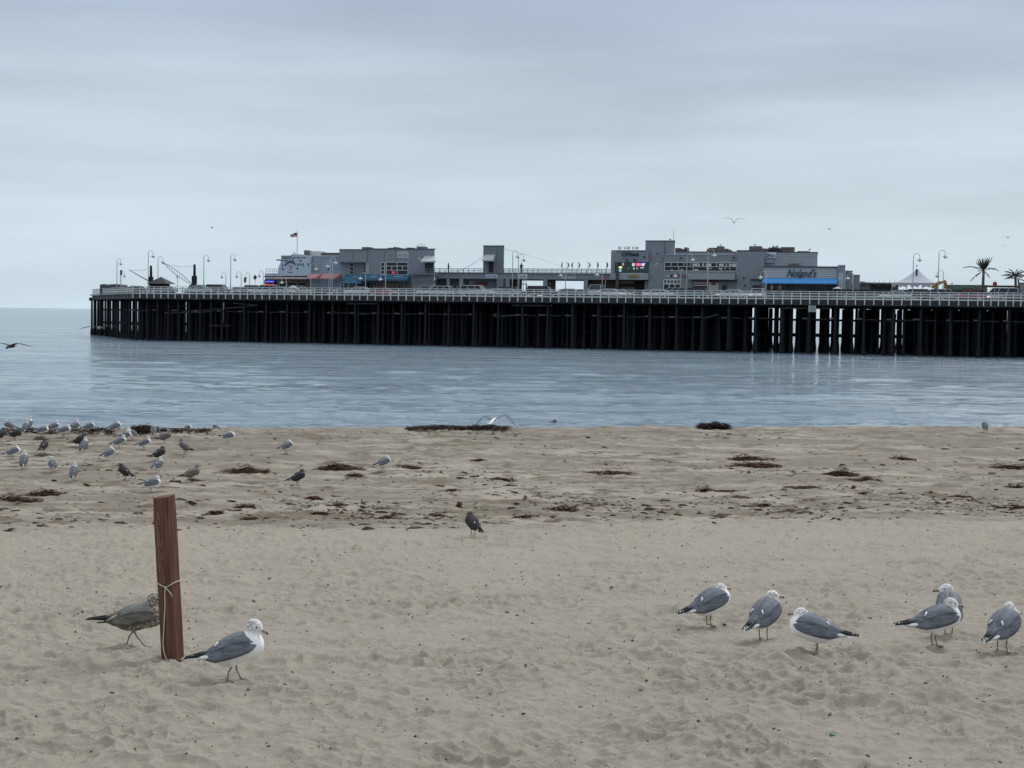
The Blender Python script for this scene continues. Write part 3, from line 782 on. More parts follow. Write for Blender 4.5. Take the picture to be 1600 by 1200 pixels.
for i, (s, V, front) in enumerate(pl):
    dz = zl(s) - 7.26
    if i < 290:
        o = link('pile', PM, pier, (s, V, dz * .5)); o.rotation_euler = (rnd.gauss(0, .008), rnd.gauss(0, .008), rnd.uniform(0, 6)); o.scale = (1, 1, 1 + dz * .04)
    else:
        rest.loft([[(s + r * math.cos(q), V + r * math.sin(q), z) for q in [2 * math.pi * k / 6 for k in range(6)]] for z, r in ((-3, .33), (.4, .33), (1.3, .22), (6.5, .2))])
o = rest.build('rear_piles', CREO, pier, True, fix=False); o['kind'] = 'stuff'
# caps across each bent, stringers along, braces
for s0 in bents:
    b = MB(); x1 = s0 - .073 * 47
    b.add([(s0 - .17, .15, -.85), (s0 + .17, .15, -.85), (x1 + .17, 47, -.85), (x1 - .17, 47, -.85), (s0 - .17, .15, -.34), (s0 + .17, .15, -.34), (x1 + .17, 47, -.34), (x1 - .17, 47, -.34)],
          [(3, 2, 1, 0), (4, 5, 6, 7), (0, 1, 5, 4), (1, 2, 6, 5), (2, 3, 7, 6), (3, 0, 4, 7)])
    b.build('pile_cap', CREO, pier, loc=(0, 0, zl(s0)))
b = MB()
for V in (1.4, 3.4, 6, 9, 13, 18, 24, 30, 36, 42):
    lim = -V * 29.5 / 36.2
    z1_ = zl(SMAX); z0_ = 7.26; a_, c_ = -.95, -.33
    b.add([(lim + .6, V - .14, z0_ + a_), (0, V - .14, z0_ + a_), (SMAX, V - .14, z1_ + a_), (lim + .6, V - .14, z0_ + c_), (0, V - .14, z0_ + c_), (SMAX, V - .14, z1_ + c_), (lim + .6, V + .14, z0_ + a_), (0, V + .14, z0_ + a_), (SMAX, V + .14, z1_ + a_), (lim + .6, V + .14, z0_ + c_), (0, V + .14, z0_ + c_), (SMAX, V + .14, z1_ + c_)],
          [(0, 1, 4, 3), (1, 2, 5, 4), (6, 9, 10, 7), (7, 10, 11, 8), (0, 6, 7, 1), (1, 7, 8, 2), (3, 4, 10, 9), (4, 5, 11, 10), (0, 3, 9, 6), (2, 8, 11, 5)])
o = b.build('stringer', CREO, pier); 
b = MB()
for V in (7.9, 18.5, 31.8): b.box(-V * .8, SMAX, V - .1, V + .1, 4.55, 4.85); 
for V in (10.5, 26.5): b.box(-V * .8, SMAX, V - .1, V + .1, 2.25, 2.6)
b.build('long_brace', CREO, pier)
for i, s0 in enumerate(bents):      # short weathered walers at each front pile
    if s0 < 14 and i % 2: continue
    b = MB(); ln = rnd.uniform(.6, 1.25); b.box(-ln, -.22, .25, .38, 0, .17)
    o = b.build('bolted_block', CREO2, pier, loc=(s0, 0, 4.62 + .002 * s0 + rnd.uniform(-.04, .04)))
    if rnd.random() < .75:
        b = MB(); b.box(.25, rnd.uniform(1.6, 3.0), .9, 1.0, 0, .09); b.build('waler', M('dim_weathered_timber', (.040, .038, .038), .85, var=.4, scale=2), pier, loc=(s0, 0, 4.6 + .002 * s0))
for s0, V0, z0, s1, z1, m in ((5, .9, 4.3, 13, 4.6, CREO2), (8, 1.2, 4.5, 20, 5.6, CREO2), (12.4, 1.5, 2.4, 16, 2.5, CREO2), (2, .9, 5.4, 9, 5.45, CREO), (17, .8, 6.0, 21, 5.7, CREO2), (32, 3, 4.9, 38, 4.55, CREO2),
                           (59, 1.2, 4.5, 64, 4.9, CREO2), (90, 1.2, 4.7, 92, 5.3, CREO2), (62, .6, 6.2, 68, 6.25, CREO2), (101, .6, 6.3, 108, 6.35, CREO2), (133, .6, 6.35, 140, 6.4, CREO2), (36, .5, 6.15, 41, 6.2, CREO2)):
    b = MB(); b.tube([(0, 0, 0), (s1 - s0, .2, z1 - z0)], .09, 5); b.build('brace', m, pier, loc=(s0, V0, z0))
for s0 in bents[14::3]:
    b = MB(); b.tube([(0, 3, 5.6), (-.073 * 12, 15, .8)], .13, 5); b.tube([(0, 3, .8), (-.073 * 12, 15, 5.6)], .13, 5); b.build('cross_brace', CREO, pier, loc=(s0 + .25, 0, 0))
# white railing
def railing(name, label, p0, p1, spacing, zf):
    d = Vector(p1) - Vector(p0); Ln = d.length; rot = math.atan2(d.y, d.x)
    r = proot(name, p0[0], p0[1], zf(p0[0]), label, 'railing', rz=rot); n = int(Ln / spacing)
    pm = MB().box(-.07, .07, -.08, .05, -.66, 1.08).mesh('railing_post', RAILW)
    sl = (zf(p1[0]) - zf(p0[0])) / Ln
    for i in range(n + 1): 
        o = link('railing_post', pm, r, (i * spacing, -.05, i * spacing * sl)); o.rotation_euler = (rnd.gauss(0, .008), rnd.gauss(0, .01), 0)
    sp = spacing * 4
    for i in range(int(Ln / sp) + 1):
        x0 = i * sp; x1 = min(x0 + sp - .02, Ln)
        if x1 - x0 < .3: continue
        for nm, z0, z1, y0, y1 in (('top_rail', 1.085, 1.17, -.16, .12), ('rail', .76, .92, .0, .05), ('rail', .40, .56, .0, .05), ('rail', .04, .20, .0, .05)):
            b = MB(); a = x0 * sl; c = x1 * sl; j = rnd.uniform(-.012, .012)
            b.add([(x0, y0, z0 + a + j), (x1, y0, z0 + c + j), (x1, y1, z0 + c + j), (x0, y1, z0 + a + j), (x0, y0, z1 + a + j), (x1, y0, z1 + c + j), (x1, y1, z1 + c + j), (x0, y1, z1 + a + j)],
                  [(3, 2, 1, 0), (4, 5, 6, 7), (0, 1, 5, 4), (1, 2, 6, 5), (2, 3, 7, 6), (3, 0, 4, 7)])
            b.build(nm, RAILW, r)
    b = MB(); b.add([(0, .15, -.02), (Ln, .15, -.02 + Ln * sl), (Ln, .42, -.02 + Ln * sl), (0, .42, -.02), (0, .15, .2), (Ln, .15, .2 + Ln * sl), (Ln, .42, .2 + Ln * sl), (0, .42, .2)],
                    [(3, 2, 1, 0), (4, 5, 6, 7), (0, 1, 5, 4), (1, 2, 6, 5), (2, 3, 7, 6), (3, 0, 4, 7)])
    b.build('kerb_beam', M('grey_kerb_timber', (.26, .27, .265), .9, var=.25, scale=1.5), r)
    return r
S1500 = PF(1537, 465, 0)[0]
railing('pier_railing', 'long white three-bar railing along the near edge of the pier', (0, 0), (S1500 - .1, 0), 1.235, zdeck)
railing('pier_railing', 'white railing with closer posts right of the red stop sign, at the right edge', (S1500, 0), (SMAX, 0), .95, zdeck)
railing('pier_railing', 'white railing round the slanting seaward end of the pier at far left', (-.15, .15), (END.x, END.y), 1.8, lambda s: zdeck(0))

# ------------------------------------------------------------------ things on the pier
GREY = M('grey_board_siding', (.215, .25, .285), .85, var=.06, scale=.5)
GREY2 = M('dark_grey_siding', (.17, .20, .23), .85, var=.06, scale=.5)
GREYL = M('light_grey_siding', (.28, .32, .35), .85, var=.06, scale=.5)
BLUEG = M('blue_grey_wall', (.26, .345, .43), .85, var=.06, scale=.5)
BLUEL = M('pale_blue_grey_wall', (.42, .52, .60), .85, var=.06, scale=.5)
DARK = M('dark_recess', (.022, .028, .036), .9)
DKW = M('dark_trim', (.06, .07, .08), .8)
WHT = M('white_trim', (.55, .57, .57), .6, var=.05)
GLS = M('dark_glass', (.015, .024, .032), .25, var=.2, spec=.25)
GRN = M('green_tinted_glass', (.02, .05, .05), .1, var=.3, spec=.6)
REDA = M('faded_red_canvas', (.46, .22, .24), .9, var=.12, scale=1)
BLUA = M('navy_blue_canvas', (.03, .105, .18), .85, var=.12, scale=1)
AZUR = M('bright_blue_canvas', (.06, .26, .60), .8, var=.06, scale=.8)
METL = M('pale_sheet_metal', (.42, .46, .49), .5, var=.1)
RUST = M('rusty_roof_plant', (.12, .11, .105), .9, var=.4, scale=2)
LWHT = M('lamp_white', (.40, .43, .44), .5, var=.05)
REDP = M('red_paint', (.30, .035, .04), .7); BRN = M('dark_brown_wood', (.06, .035, .03), .8)

for m_, p_, a_ in ((GREY, .42, .22), (GREY2, .42, .22), (GREYL, .42, .14), (BLUEG, .5, .12)): board_lines(m_, p_, a_)
class Bld:
    def __init__(b, name, px, V, label, cat='building', group=None):
        b.V = V; b.s, _ = PF(px, 455, V); b.z = zdeck(b.s); b.root = proot(name, b.s, V, b.z, label, cat, group)
    def c(b, px, py, V=None):
        V = b.V if V is None else V
        s, z = PF(px, py, V); return s - b.s, z - b.z
    def box(b, name, mat, x0, y0, x1, y1, V0=None, dep=8, base=-.05, parent=None, build=True):
        V0 = b.V if V0 is None else V0
        s0, z1 = b.c((x0), y0, V0); s1, z1b = b.c(x1, y0, V0); z1 = (z1 + z1b) / 2
        z0 = base if y1 is None else (b.c(x0, y1, V0)[1] + b.c(x1, y1, V0)[1]) / 2
        f = V0 - b.V; t_ = (x1 - 800) / FPX; k = (t_ * .960 - .279) / (t_ * .279 + .960) * dep if dep >= 2.9 else 0     # side walls run slightly askew of the pier
        m = MB(); m.add([(s0, f, z0), (s1, f, z0), (s1 + k, f + dep, z0), (s0 + k, f + dep, z0), (s0, f, z1), (s1, f, z1), (s1 + k, f + dep, z1), (s0 + k, f + dep, z1)], [(3, 2, 1, 0), (4, 5, 6, 7), (0, 1, 5, 4), (1, 2, 6, 5), (2, 3, 7, 6), (3, 0, 4, 7)])
        return m.build(name, mat, parent or b.root)
    def poly(b, name, mat, pts, V0, dep):
        P = [b.c(x, y, V0) for x, y in pts]; m = MB(); m.prism(P, V0 - b.V, V0 - b.V + dep); return m.build(name, mat, b.root)
    def window(b, x0, y0, x1, y1, nx, ny, V0, frame=None, glass=None, bar=.09, rows=None, name='window'):
        frame = frame or WHT; glass = glass or GLS
        s0, zt = b.c(x0, (y0)); s1, _ = b.c(x1, y0, V0); s0, zt = b.c(x0, y0, V0); _, zb = b.c(x0, y1, V0)
        f = V0 - b.V; m = MB()
        for i in range(nx + 1):
            x = s0 + (s1 - s0) * i / nx; m.box(x - bar / 2, x + bar / 2, f - .07, f + .01, zb - bar / 2, zt + bar / 2)
        rz = [zb + (zt - zb) * j / ny for j in range(ny + 1)]
        for z in rz:
            for i in range(nx):
                xa = s0 + (s1 - s0) * i / nx + bar / 2 + .001; xb = s0 + (s1 - s0) * (i + 1) / nx - bar / 2 - .001
                m.box(xa, xb, f - .065, f + .01, z - bar / 2, z + bar / 2)
        fr = m.build(name, frame, b.root); KIDS[fr.name] = []
        for i in range(nx):
            for j in range(ny):
                p = MB().box(s0 + (s1 - s0) * i / nx + bar / 2, s0 + (s1 - s0) * (i + 1) / nx - bar / 2, f - .02, f + .005, rz[j] + bar / 2, rz[j + 1] - bar / 2)
                p.build('pane', glass, fr)
        return fr
    def awning(b, x0, y0, x1, y1, V0, out, mat, slant=0., name='awning'):
        s0, zt = b.c(x0, y0, V0); s1, _ = b.c(x1, y0, V0); f = V0 - b.V
        _, zb = b.c(x0, y1, V0 - out); zb += 0
        m = MB(); v = .22
        vs = [(s0, f, zt), (s1, f, zt), (s1 + slant, f - out, zb + v), (s0 - slant * 0, f - out, zb + v), (s0, f - out, zb), (s1 + slant, f - out, zb), (s0, f, zb), (s1, f, zb)]
        m.add(vs, [(0, 1, 2, 3), (3, 2, 5, 4), (0, 3, 4, 6), (1, 7, 5, 2)]); return m.build(name, mat, b.root, fix=False)
    def boards(b, name, mat, x0, y0, x1, y1, n, V0, proud=.05):
        s0, zt = b.c(x0, y0, V0); s1, _ = b.c(x1, y0, V0); _, zb = b.c(x0, y1, V0); f = V0 - b.V; h = (zt - zb) / n
        for i in range(n):
            z = zb + h * i; m = MB(); m.add([(s0, f, z), (s1, f, z), (s1, f - proud, z + .01), (s0, f - proud, z + .01), (s0, f, z + h - .03), (s1, f, z + h - .03), (s1, f - .012, z + h - .03), (s0, f - .012, z + h - .03)],
                                             [(0, 3, 2, 1), (3, 7, 6, 2), (4, 5, 6, 7), (0, 4, 7, 3), (1, 2, 6, 5)]); m.build(name, mat, b.root)
    def text(b, txt, x0, y0, x1, y1, V0, mat, shear=0., bold=.0, name='lettering', font=None):
        cu = bpy.data.curves.new('lettering', 'FONT'); cu.body = txt; cu.size = 1; cu.shear = shear; cu.offset = bold; cu.extrude = .02; cu.resolution_u = 3
        o = bpy.data.objects.new('t', cu); me = bpy.data.meshes.new_from_object(o); bpy.data.objects.remove(o)
        co = np.array([v.co[:] for v in me.vertices]); mn, mxx = co.min(0), co.max(0)
        s0, zt = b.c(x0, y0, V0); s1, _ = b.c(x1, y0, V0); _, zb = b.c(x0, y1, V0); f = V0 - b.V
        for v in me.vertices:
            x, y, z = v.co; v.co = (s0 + (x - mn[0]) / (mxx[0] - mn[0]) * (s1 - s0), f - .06 - (z + .02), zb + (y - mn[1]) / (mxx[1] - mn[1]) * (zt - zb))
        me.materials.clear(); me.materials.append(mat); me.name = name
        ob = link(name, me, b.root); KIDS[b.root.name].append(ob); return ob
    def panel(b, name, mat, x0, y0, x1, y1, V0, th=.06, parent=None):
        s0, zt = b.c(x0, y0, V0); s1, _ = b.c(x1, y0, V0); _, zb = b.c(x0, y1, V0); f = V0 - b.V
        return MB().box(s0, s1, f - th, f - .002, zb, zt).build(name, mat, parent or b.root)
    def marks(b, name, mat, x0, y0, x1, y1, V0, n, seed, th=.08):
        """illegible small print as short strokes"""
        r = random.Random(seed); m = MB(); s0, zt = b.c(x0, y0, V0); s1, _ = b.c(x1, y0, V0); _, zb = b.c(x0, y1, V0); f = V0 - b.V
        for i in range(n):
            x = s0 + (s1 - s0) * (i + .2) / n; wd = (s1 - s0) / n * .55; hz = (zt - zb) * r.uniform(.5, 1)
            m.box(x, x + wd, f - th, f - th + .012, zb, zb + hz)
        m.build(name, mat, b.root)
    def rails(b, x0, y0, x1, y1, V0, step_px, n=3, name='balcony_rail', mat=None):
        s0, zt = b.c(x0, y0, V0); s1, _ = b.c(x1, y0, V0); _, zb = b.c(x0, y1, V0); f = V0 - b.V; mat = mat or M('rail_grey', (.20, .23, .25), .6)
        k = max(1, int((x1 - x0) / step_px)); pm_ = MB().box(-.03, .03, -.03, .03, 0, zt - zb).mesh('post', mat)
        for i in range(k + 1): link('rail_post', pm_, b.root, (s0 + (s1 - s0) * i / k, f, zb))
        for j in range(n):
            z = zt - (zt - zb) * j / n; MB().box(s0, s1, f - .025, f + .025, z - .03, z + .03).build(name, mat, b.root)
    def roofbox(b, x0, y0, x1, ybase, V0, mat=None, dep=2., name='roof_unit'):
        return b.box(name, mat or RUST, x0, y0, x1, ybase, V0, dep)

# --- terrace with the small tower, between the two large buildings
T_ = Bld('roof_terrace', 800, 24, 'long grey open terrace building with a small square tower and drive-through bays', 'building')
T_.box('fascia', GREY, 679, 426.8, 955, 436.2, 24, 10)
T_.box('floor_edge', GREY2, 679, 426.2, 955, 427.2, 23.8, 10.4)
for a, c, m in ((679, 681, GREY), (698, 702, GREYL), (718, 723, GREYL), (776, 786.5, GREY2), (790, 796, GREY), (809, 811.5, GREY), (848.5, 855, GREY), (912, 918.5, GREY)):
    T_.box('pier_column', m, a, 436, c, None, 24, .5)
    T_.box('rear_column', GREY2, a + 3, 436, c + 3.2, None, 33.4, .5)
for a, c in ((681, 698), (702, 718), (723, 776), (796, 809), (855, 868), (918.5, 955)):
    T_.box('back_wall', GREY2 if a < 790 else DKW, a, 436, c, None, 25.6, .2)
T_.box('low_wall', DARK, 641, 448.5, 723, None, 23.0, .3)
T_.panel('sign_board', M('brick_red_sign', (.17, .05, .045), .8), 745, 440, 762, 446, 25.5)
T_.window(729, 438.6, 741, 446, 1, 1, 25.6, GREY2, GRN)
T_.rails(679, 419.5, 755, 427, 24.2, 7.5); T_.rails(787.5, 419.5, 955, 427, 24.2, 7.5)
T_.rails(679, 419.8, 955, 427, 33.8, 9, name='rear_rail')
T_.box('tower', GREY2, 755.3, 384, 787.7, 427, 24.1, 3.6); T_.box('tower_cap', DKW, 755, 383.4, 788, 384.4, 24.0, 3.8)
T_.box('tower_corner', GREY, 776, 385, 776.6, 427, 24.0, .1)
T_.awning(757.5, 398, 774, 408, 24.1, 1.6, METL, 0, 'tower_canopy'); T_.panel('tower_door', DARK, 764, 409, 771, 426, 24.1)
T_.panel('sign_board', M('pale_blue_sign', (.42, .50, .58), .6), 759, 428.3, 777.5, 434.3, 24); T_.marks('sign_marks', M('sign_blue', (.10, .17, .30), .7), 761, 430, 776, 432.8, 24, 11, 3, .075)
T_.panel('sign_board', M('grey_sign', (.30, .35, .38), .7), 876, 427.8, 900.5, 436, 24); T_.marks('sign_marks', M('dark_ink', (.03, .05, .08), .7), 878, 429, 898, 431, 24, 12, 4, .075)
T_.panel('notice', METL, 858.5, 440.5, 860.5, 445, 25.6)
for i, px in enumerate((877.5, 885, 894, 902.5, 918, 932.5, 947)):
    f = Bld('flag_mast', px, 24.6, 'slim mast with furled flag on the terrace rail, %s' % ['leftmost of seven', 'second of seven', 'third of seven', 'fourth of seven', 'fifth of seven', 'sixth of seven', 'nearest the restaurant with neon'][i], 'flag', 'furled flags on the terrace rail')
    s_, z1 = f.c(px, 409.5); _, z0 = f.c(px, 427); f.root.location.z += z0; h = z1 - z0
    MB().tube([(0, 0, 0), (0, 0, h)], .035, 5).build('mast', LWHT, f.root); b = MB(); k = rnd.uniform(-.3, .25)
    b.loft([[(x * 1. + .08, .03 * math.sin(q), z + .02) for q in (0, 2, 4)] if 0 else [(.06 + x + .12 * wv * math.cos(q), .08 * wv * math.sin(q), z) for q in (0, 1.6, 3.1, 4.7)] for x, z, wv in ((0, h, .3), (.08 + k, h - .35, 1), (.05 + k, h - .7, .9), (0, h - 1.0, .2))])
    b.build('furled_flag', M('faded_flag_cloth', (.16, .17, .19), .9), f.root)
# bunting strings
STR = M('dark_string', (.25, .28, .30), .8)
for x0, y0, x1, y1, sag, lb in ((788, 389, 895, 424, -3, 'faint curved string of bunting from the small tower down to the right terrace'), (755, 400, 712, 424, 3, 'faint string of bunting from the small tower down to the left terrace')):
    f = Bld('bunting', x0, 26, lb, 'bunting'); pts = []
    for i in range(13):
        t = i / 12; s_, z_ = f.c(x0 + (x1 - x0) * t, y0 + (y1 - y0) * t + sag * math.sin(t * math.pi)); pts.append((s_, 0, z_))
    MB().tube(pts, .008, 4).build('string', STR, f.root); m = MB()
    for i in range(36):
        t = i / 36 * 12; k = int(t); a = Vector(pts[k]).lerp(Vector(pts[k + 1]), t - k); m.prism([(a.x, a.z), (a.x + .10, a.z - .02), (a.x + .04, a.z - .14)], -.005, .005)
    m.build('pennants', STR, f.root)

# --- pale blue-grey restaurant at the left
A_ = Bld('seafood_restaurant', 470, 23, 'blue-grey restaurant with dark fish painted on its sloping gable, red awnings and neon', 'building')
A_.poly('mural_wall', BLUEL, [(434, 431), (434.5, 420), (439.5, 406), (439.5, 399.5), (453.5, 399.2), (456, 397.3), (460, 396.6), (485, 399), (485, 431)], 23, 5)
A_.box('parapet', M('khaki_trim', (.22, .25, .24), .8), 439.3, 399.2, 455, 403, 22.9, .2)
A_.box('main_wall', BLUEG, 485.3, 399.6, 540, None, 23.6, 12); A_.box('parapet_trim', WHT, 485, 399.2, 532, 400.6, 23.5, .3)
A_.box('corner_trim', METL, 484.2, 400.5, 485.4, 430, 22.85, .3)
A_.box('side_wing', BLUEL, 414, 427.2, 437.5, None, 24.5, 9); A_.rails(415.5, 419.8, 436, 427, 24.8, 3.2, 2, 'roof_rail', METL)
A_.box('fascia_trim', M('dark_red_trim', (.12, .03, .04), .7), 412.5, 431.5, 484, 433, 22.4, .8); A_.box('fascia_board', M('cream_trim', (.50, .48, .46), .7), 429, 433.2, 479, 435.8, 22.3, .9)
A_.box('ground_wall', M('ochre_grey_wall', (.17, .155, .14), .9), 414, 435.8, 535, None, 24.2, 2)
A_.awning(484, 427.5, 503, 436, 22.9, 1.3, REDA, -.6); A_.awning(505, 427.5, 533.5, 436, 22.9, 1.3, REDA, -.6)
A_.panel('vent_panel', GREYL, 490, 413.5, 501, 422, 23.6)
for a, c in ((437, 447), (449, 463), (466, 478)): A_.window(a, 441.5, c, 449, 1, 1, 24.2, M('khaki_frame', (.20, .19, .14), .8), DARK, .12)
for x in (488, 494, 507, 513, 519): A_.window(x, 438, x + 4.5, 452, 1, 1, 24.2, DKW, GLS, .06)
FI = M('mural_navy', (.020, .045, .11), .8); r = random.Random(4)
def fish(x, y, w_, h_, vert=False):
    s0, z0 = A_.c(x, y, 23); k = .1; m = MB(); pts = []
    for i in range(10):
        q = 2 * math.pi * i / 10; u, v = math.cos(q) * w_ * k / 2, math.sin(q) * h_ * k / 2; pts.append((u, v))
    if not vert: pts[5] = (-w_ * k * .8, h_ * k * .45); 
    m.prism([(s0 + u, z0 + v) for u, v in pts], -.05, -.01); m.build('painted_fish', FI, A_.root)
for i, x in enumerate((441, 445.5, 448.5, 453, 457.5)): fish(x, 407 + (i % 2) * .5, 2.6, 3.2)
for i, x in enumerate((460.5, 465, 468, 472.5, 476.5)): fish(x, 402.6 - .2 * (i % 2), 2.6, 2.6)
for x, y in ((441.7, 414.5), (465.5, 413.5), (473.7, 413.5), (481.5, 413.3)): fish(x, y, 1.6, 6.5, True)
for x, y in ((442, 420.3), (464.5, 419.6), (469.5, 407.4), (469.7, 412.8)): fish(x, y, 5, 2.2, True)
# the curling lettered band and the pink lobster-like blot of the mural, kept generic
for n_, (x0, y0, x1, y1, bend) in enumerate(((441, 403.6, 461, 403.3, 0), (445, 415, 462, 414, 5), (446, 412.5, 461, 411.5, 3.5))):
    pts = [];
    for i in range(9):
        t = i / 8; s0, z0 = A_.c(x0 + (x1 - x0) * t, y0 + (y1 - y0) * t - bend * math.sin(math.pi * t), 23); pts.append((s0, -.03, z0))
    MB().tube(pts, .05 if n_ == 0 else .10, 4).build('painted_scroll', FI if n_ == 0 else M('mural_dim_blue', (.055, .10, .17), .8), A_.root)
for x, y, w_, h_ in ((454, 418, 4.2, 5.5), (451.6, 415, 2.2, 1.8), (456.4, 415, 2.2, 1.8), (453.6, 421.6, 2, 3)):
    s0, z0 = A_.c(x, y, 23); m = MB(); m.prism([(s0 + math.cos(q) * w_ * .05, z0 + math.sin(q) * h_ * .05) for q in [2 * math.pi * i / 8 for i in range(8)]], -.06, -.012); m.build('painted_blot', M('mural_pink', (.36, .24, .24), .8), A_.root)
A_.panel('painted_caption', FI, 450.5, 425, 457, 425.8, 23)
A_.roofbox(475, 391, 480, 399, 27); A_.box('roof_duct', METL, 484, 392.5, 500, 399, 27.5, 2.5); A_.roofbox(489, 394, 498, 399, 26.8, METL); A_.box('roof_ridge', RUST, 500, 394.8, 531, 399.3, 28, 2)
A_.box('bow_figure', M('yellowed_timber', (.25, .20, .09), .8), 431.5, 405.2, 439.3, 407.2, 23.5, .5)
# neon sign (lit)
A_.box('sign_case', DARK, 412.8, 437.5, 430, 447.5, 23.4, .5)
A_.marks('blue_neon_line', M('blue_neon', (.12, .16, 1.0), emit=1.6), 414.5, 438.6, 428.2, 441.0, 23.36, 6, 5, .03)
A_.marks('red_neon_line', M('red_neon', (1.0, .04, .08), emit=1.7), 413.5, 443.4, 428.5, 446.0, 23.36, 7, 6, .03)
A_.panel('lit_window', M('pink_lit_window', (.9, .35, .42), emit=.8), 430.2, 447, 432.2, 450.5, 24.2)
# flagpole and flag
F_ = Bld('flagpole', 463.8, 25.5, 'white flagpole with a small striped flag above the blue-grey restaurant', 'flagpole')
s_, z1 = F_.c(463.8, 360.8); _, z0 = F_.c(463.8, 397); F_.root.location.z += z0
MB().tube([(0, 0, 0), (0, 0, z1 - z0)], [.07, .05], 6).build('pole', LWHT, F_.root)
m = MB(); zt = F_.c(463, 364)[1] - z0; zb = F_.c(463, 370.5)[1] - z0; nx, nz = 10, 13
def fp(i, j): 
    t = i / nx; return (-.06 - 1.22 * t, .12 * math.sin(t * 6) * t, zt - (zt - zb) * j / nz - .33 * t * t * (1 - j / nz) * 1. + .05 * math.sin(t * 7) + .05 * t)
for i in range(nx):
    for j in range(nz):
        m.add([fp(i, j), fp(i + 1, j), fp(i + 1, j + 1), fp(i, j + 1)], [(0, 1, 2, 3)], 2 if (i < 4 and j < 7) else j % 2)
m.build('flag', [M('flag_red', (.28, .03, .045), .8), M('flag_white', (.45, .45, .46), .8), M('flag_blue', (.03, .04, .10), .8)], F_.root, fix=False)

# --- grey two-storey building
B_ = Bld('grey_building', 605, 22, 'grey two-storey building with navy blue awnings and a sloping metal canopy at its right end', 'building')
B_.box('overhang', GREY, 530.3, 390, 572, 409.8, 20.6, 9); B_.box('main_wall', GREY, 572.2, 389, 679, None, 21, 12); B_.box('recess_wall', GREYL, 536, 409.8, 572, None, 22.6, 8)
B_.box('roof_edge', DKW, 530, 389.2, 572, 390.2, 20.5, .5); B_.box('roof_edge', DKW, 572, 388.2, 679.5, 389.4, 20.9, .5)
for x in (551, 600, 619.3): B_.box('wall_joint', GREY2, x, 391, x + .5, 408, 20.55 if x < 560 else 20.95, .1)
B_.box('column', GREYL, 571.5, 409.9, 577, 428, 20.9, .12); B_.box('column', GREYL, 539, 409.9, 546, 428, 22.5, .12); B_.box('column', GREYL, 560, 409.9, 567, 428, 22.5, .12)
B_.window(547, 410.8, 553, 429, 1, 3, 22.55); B_.window(568, 410.8, 571.5, 426, 1, 3, 22.55)
B_.window(595.3, 409.8, 601, 429, 1, 3, 21); B_.window(603.8, 409.8, 637.5, 415.4, 2, 1, 21); B_.window(603.8, 415.6, 637.5, 422, 4, 1, 21); B_.window(603.8, 422.2, 637.5, 429, 2, 1, 21)
B_.panel('red_neon_sign', M('dim_red_neon', (.75, .05, .12), emit=.35), 612.5, 424, 617.5, 427.6, 20.9); B_.panel('shop_light', M('red_neon', (1.0, .04, .08), emit=1.7), 605, 444.6, 613.5, 446.8, 22)
B_.panel('sign_board', M('pale_grey_sign', (.36, .41, .44), .7), 620.8, 392.8, 638.8, 404, 21); B_.marks('sign_marks', M('sign_grey_ink', (.17, .21, .25), .7), 623, 396.8, 637, 399.6, 21, 9, 7, .075); B_.marks('sign_marks', M('sign_grey_ink', (.17, .21, .25), .7), 624, 401, 636, 402.2, 21, 12, 8, .075)
s_, z_ = B_.c(655.2, 404.3, 21); m = MB(); m.prism([(s_ + .19 * math.cos(q), z_ + .19 * math.sin(q)) for q in [2 * math.pi * i / 12 for i in range(12)]], -1.06, -1.002); m.build('round_lamp', WHT, B_.root)
B_.awning(663.5, 400, 679, 409.8, 21, 2.0, METL, .9, 'metal_canopy'); B_.window(664.5, 411, 676, 425.5, 3, 1, 21, DKW, GLS)
B_.rails(641, 420, 679, 427, 20.2, 6, 2); B_.box('balcony', GREY2, 641, 427, 681, 429, 20.1, 1.2)
B_.box('shop_front', M('brownish_shopfront', (.12, .11, .10), .9), 532, 440, 643, None, 20.9, .3); B_.panel('louvre', GREY2, 651, 438, 679, 443.5, 21)
B_.awning(539, 429, 559, 438.5, 20.8, 1.6, BLUA, 0); B_.awning(561, 429, 601.3, 438.5, 20.8, 1.6, BLUA, 0); B_.awning(603.2, 429, 641.3, 438.5, 20.8, 1.6, BLUA, 0)
SCR = M('pale_script', (.40, .46, .50), .8)
def scrawl(B, x0, y0, x1, y1, V0, mat, n=9, seed=1, rad=.035, name='script'):
    r = random.Random(seed); pts = []
    for i in range(n * 3 + 1):
        t = i / (n * 3); y = y0 + (y1 - y0) * (.5 + .45 * math.sin(i * 2.1) * r.uniform(.5, 1)); s_, z_ = B.c(x0 + (x1 - x0) * t, y, V0); pts.append((s_, V0 - B.V, z_))
    MB().tube(pts, rad, 4).build(name, mat, B.root)
scrawl(B_, 579, 430.5, 589.5, 434.5, 20.0, SCR, 6, 1, .06); scrawl(B_, 577, 435, 588, 437.2, 19.5, SCR, 5, 2, .04); scrawl(B_, 615, 430.5, 628.5, 434.5, 20.0, SCR, 7, 3, .06); scrawl(B_, 617, 435, 629, 437.2, 19.5, SCR, 5, 4, .04); scrawl(B_, 552, 430.5, 559, 436, 19.9, SCR, 4, 5, .05)
for x in (545, 574, 590, 622): B_.window(x, 441, x + 9, 451, 2, 1, 20.9, GREYL, GLS, .07)
for x0, x1, y in ((565.5, 577, 386), (606, 610.5, 387), (614, 619, 386), (622, 625, 387.3), (635, 643, 386.8), (651, 662, 385)): B_.roofbox(x0, y, x1, 389.5, 25)
m = MB()
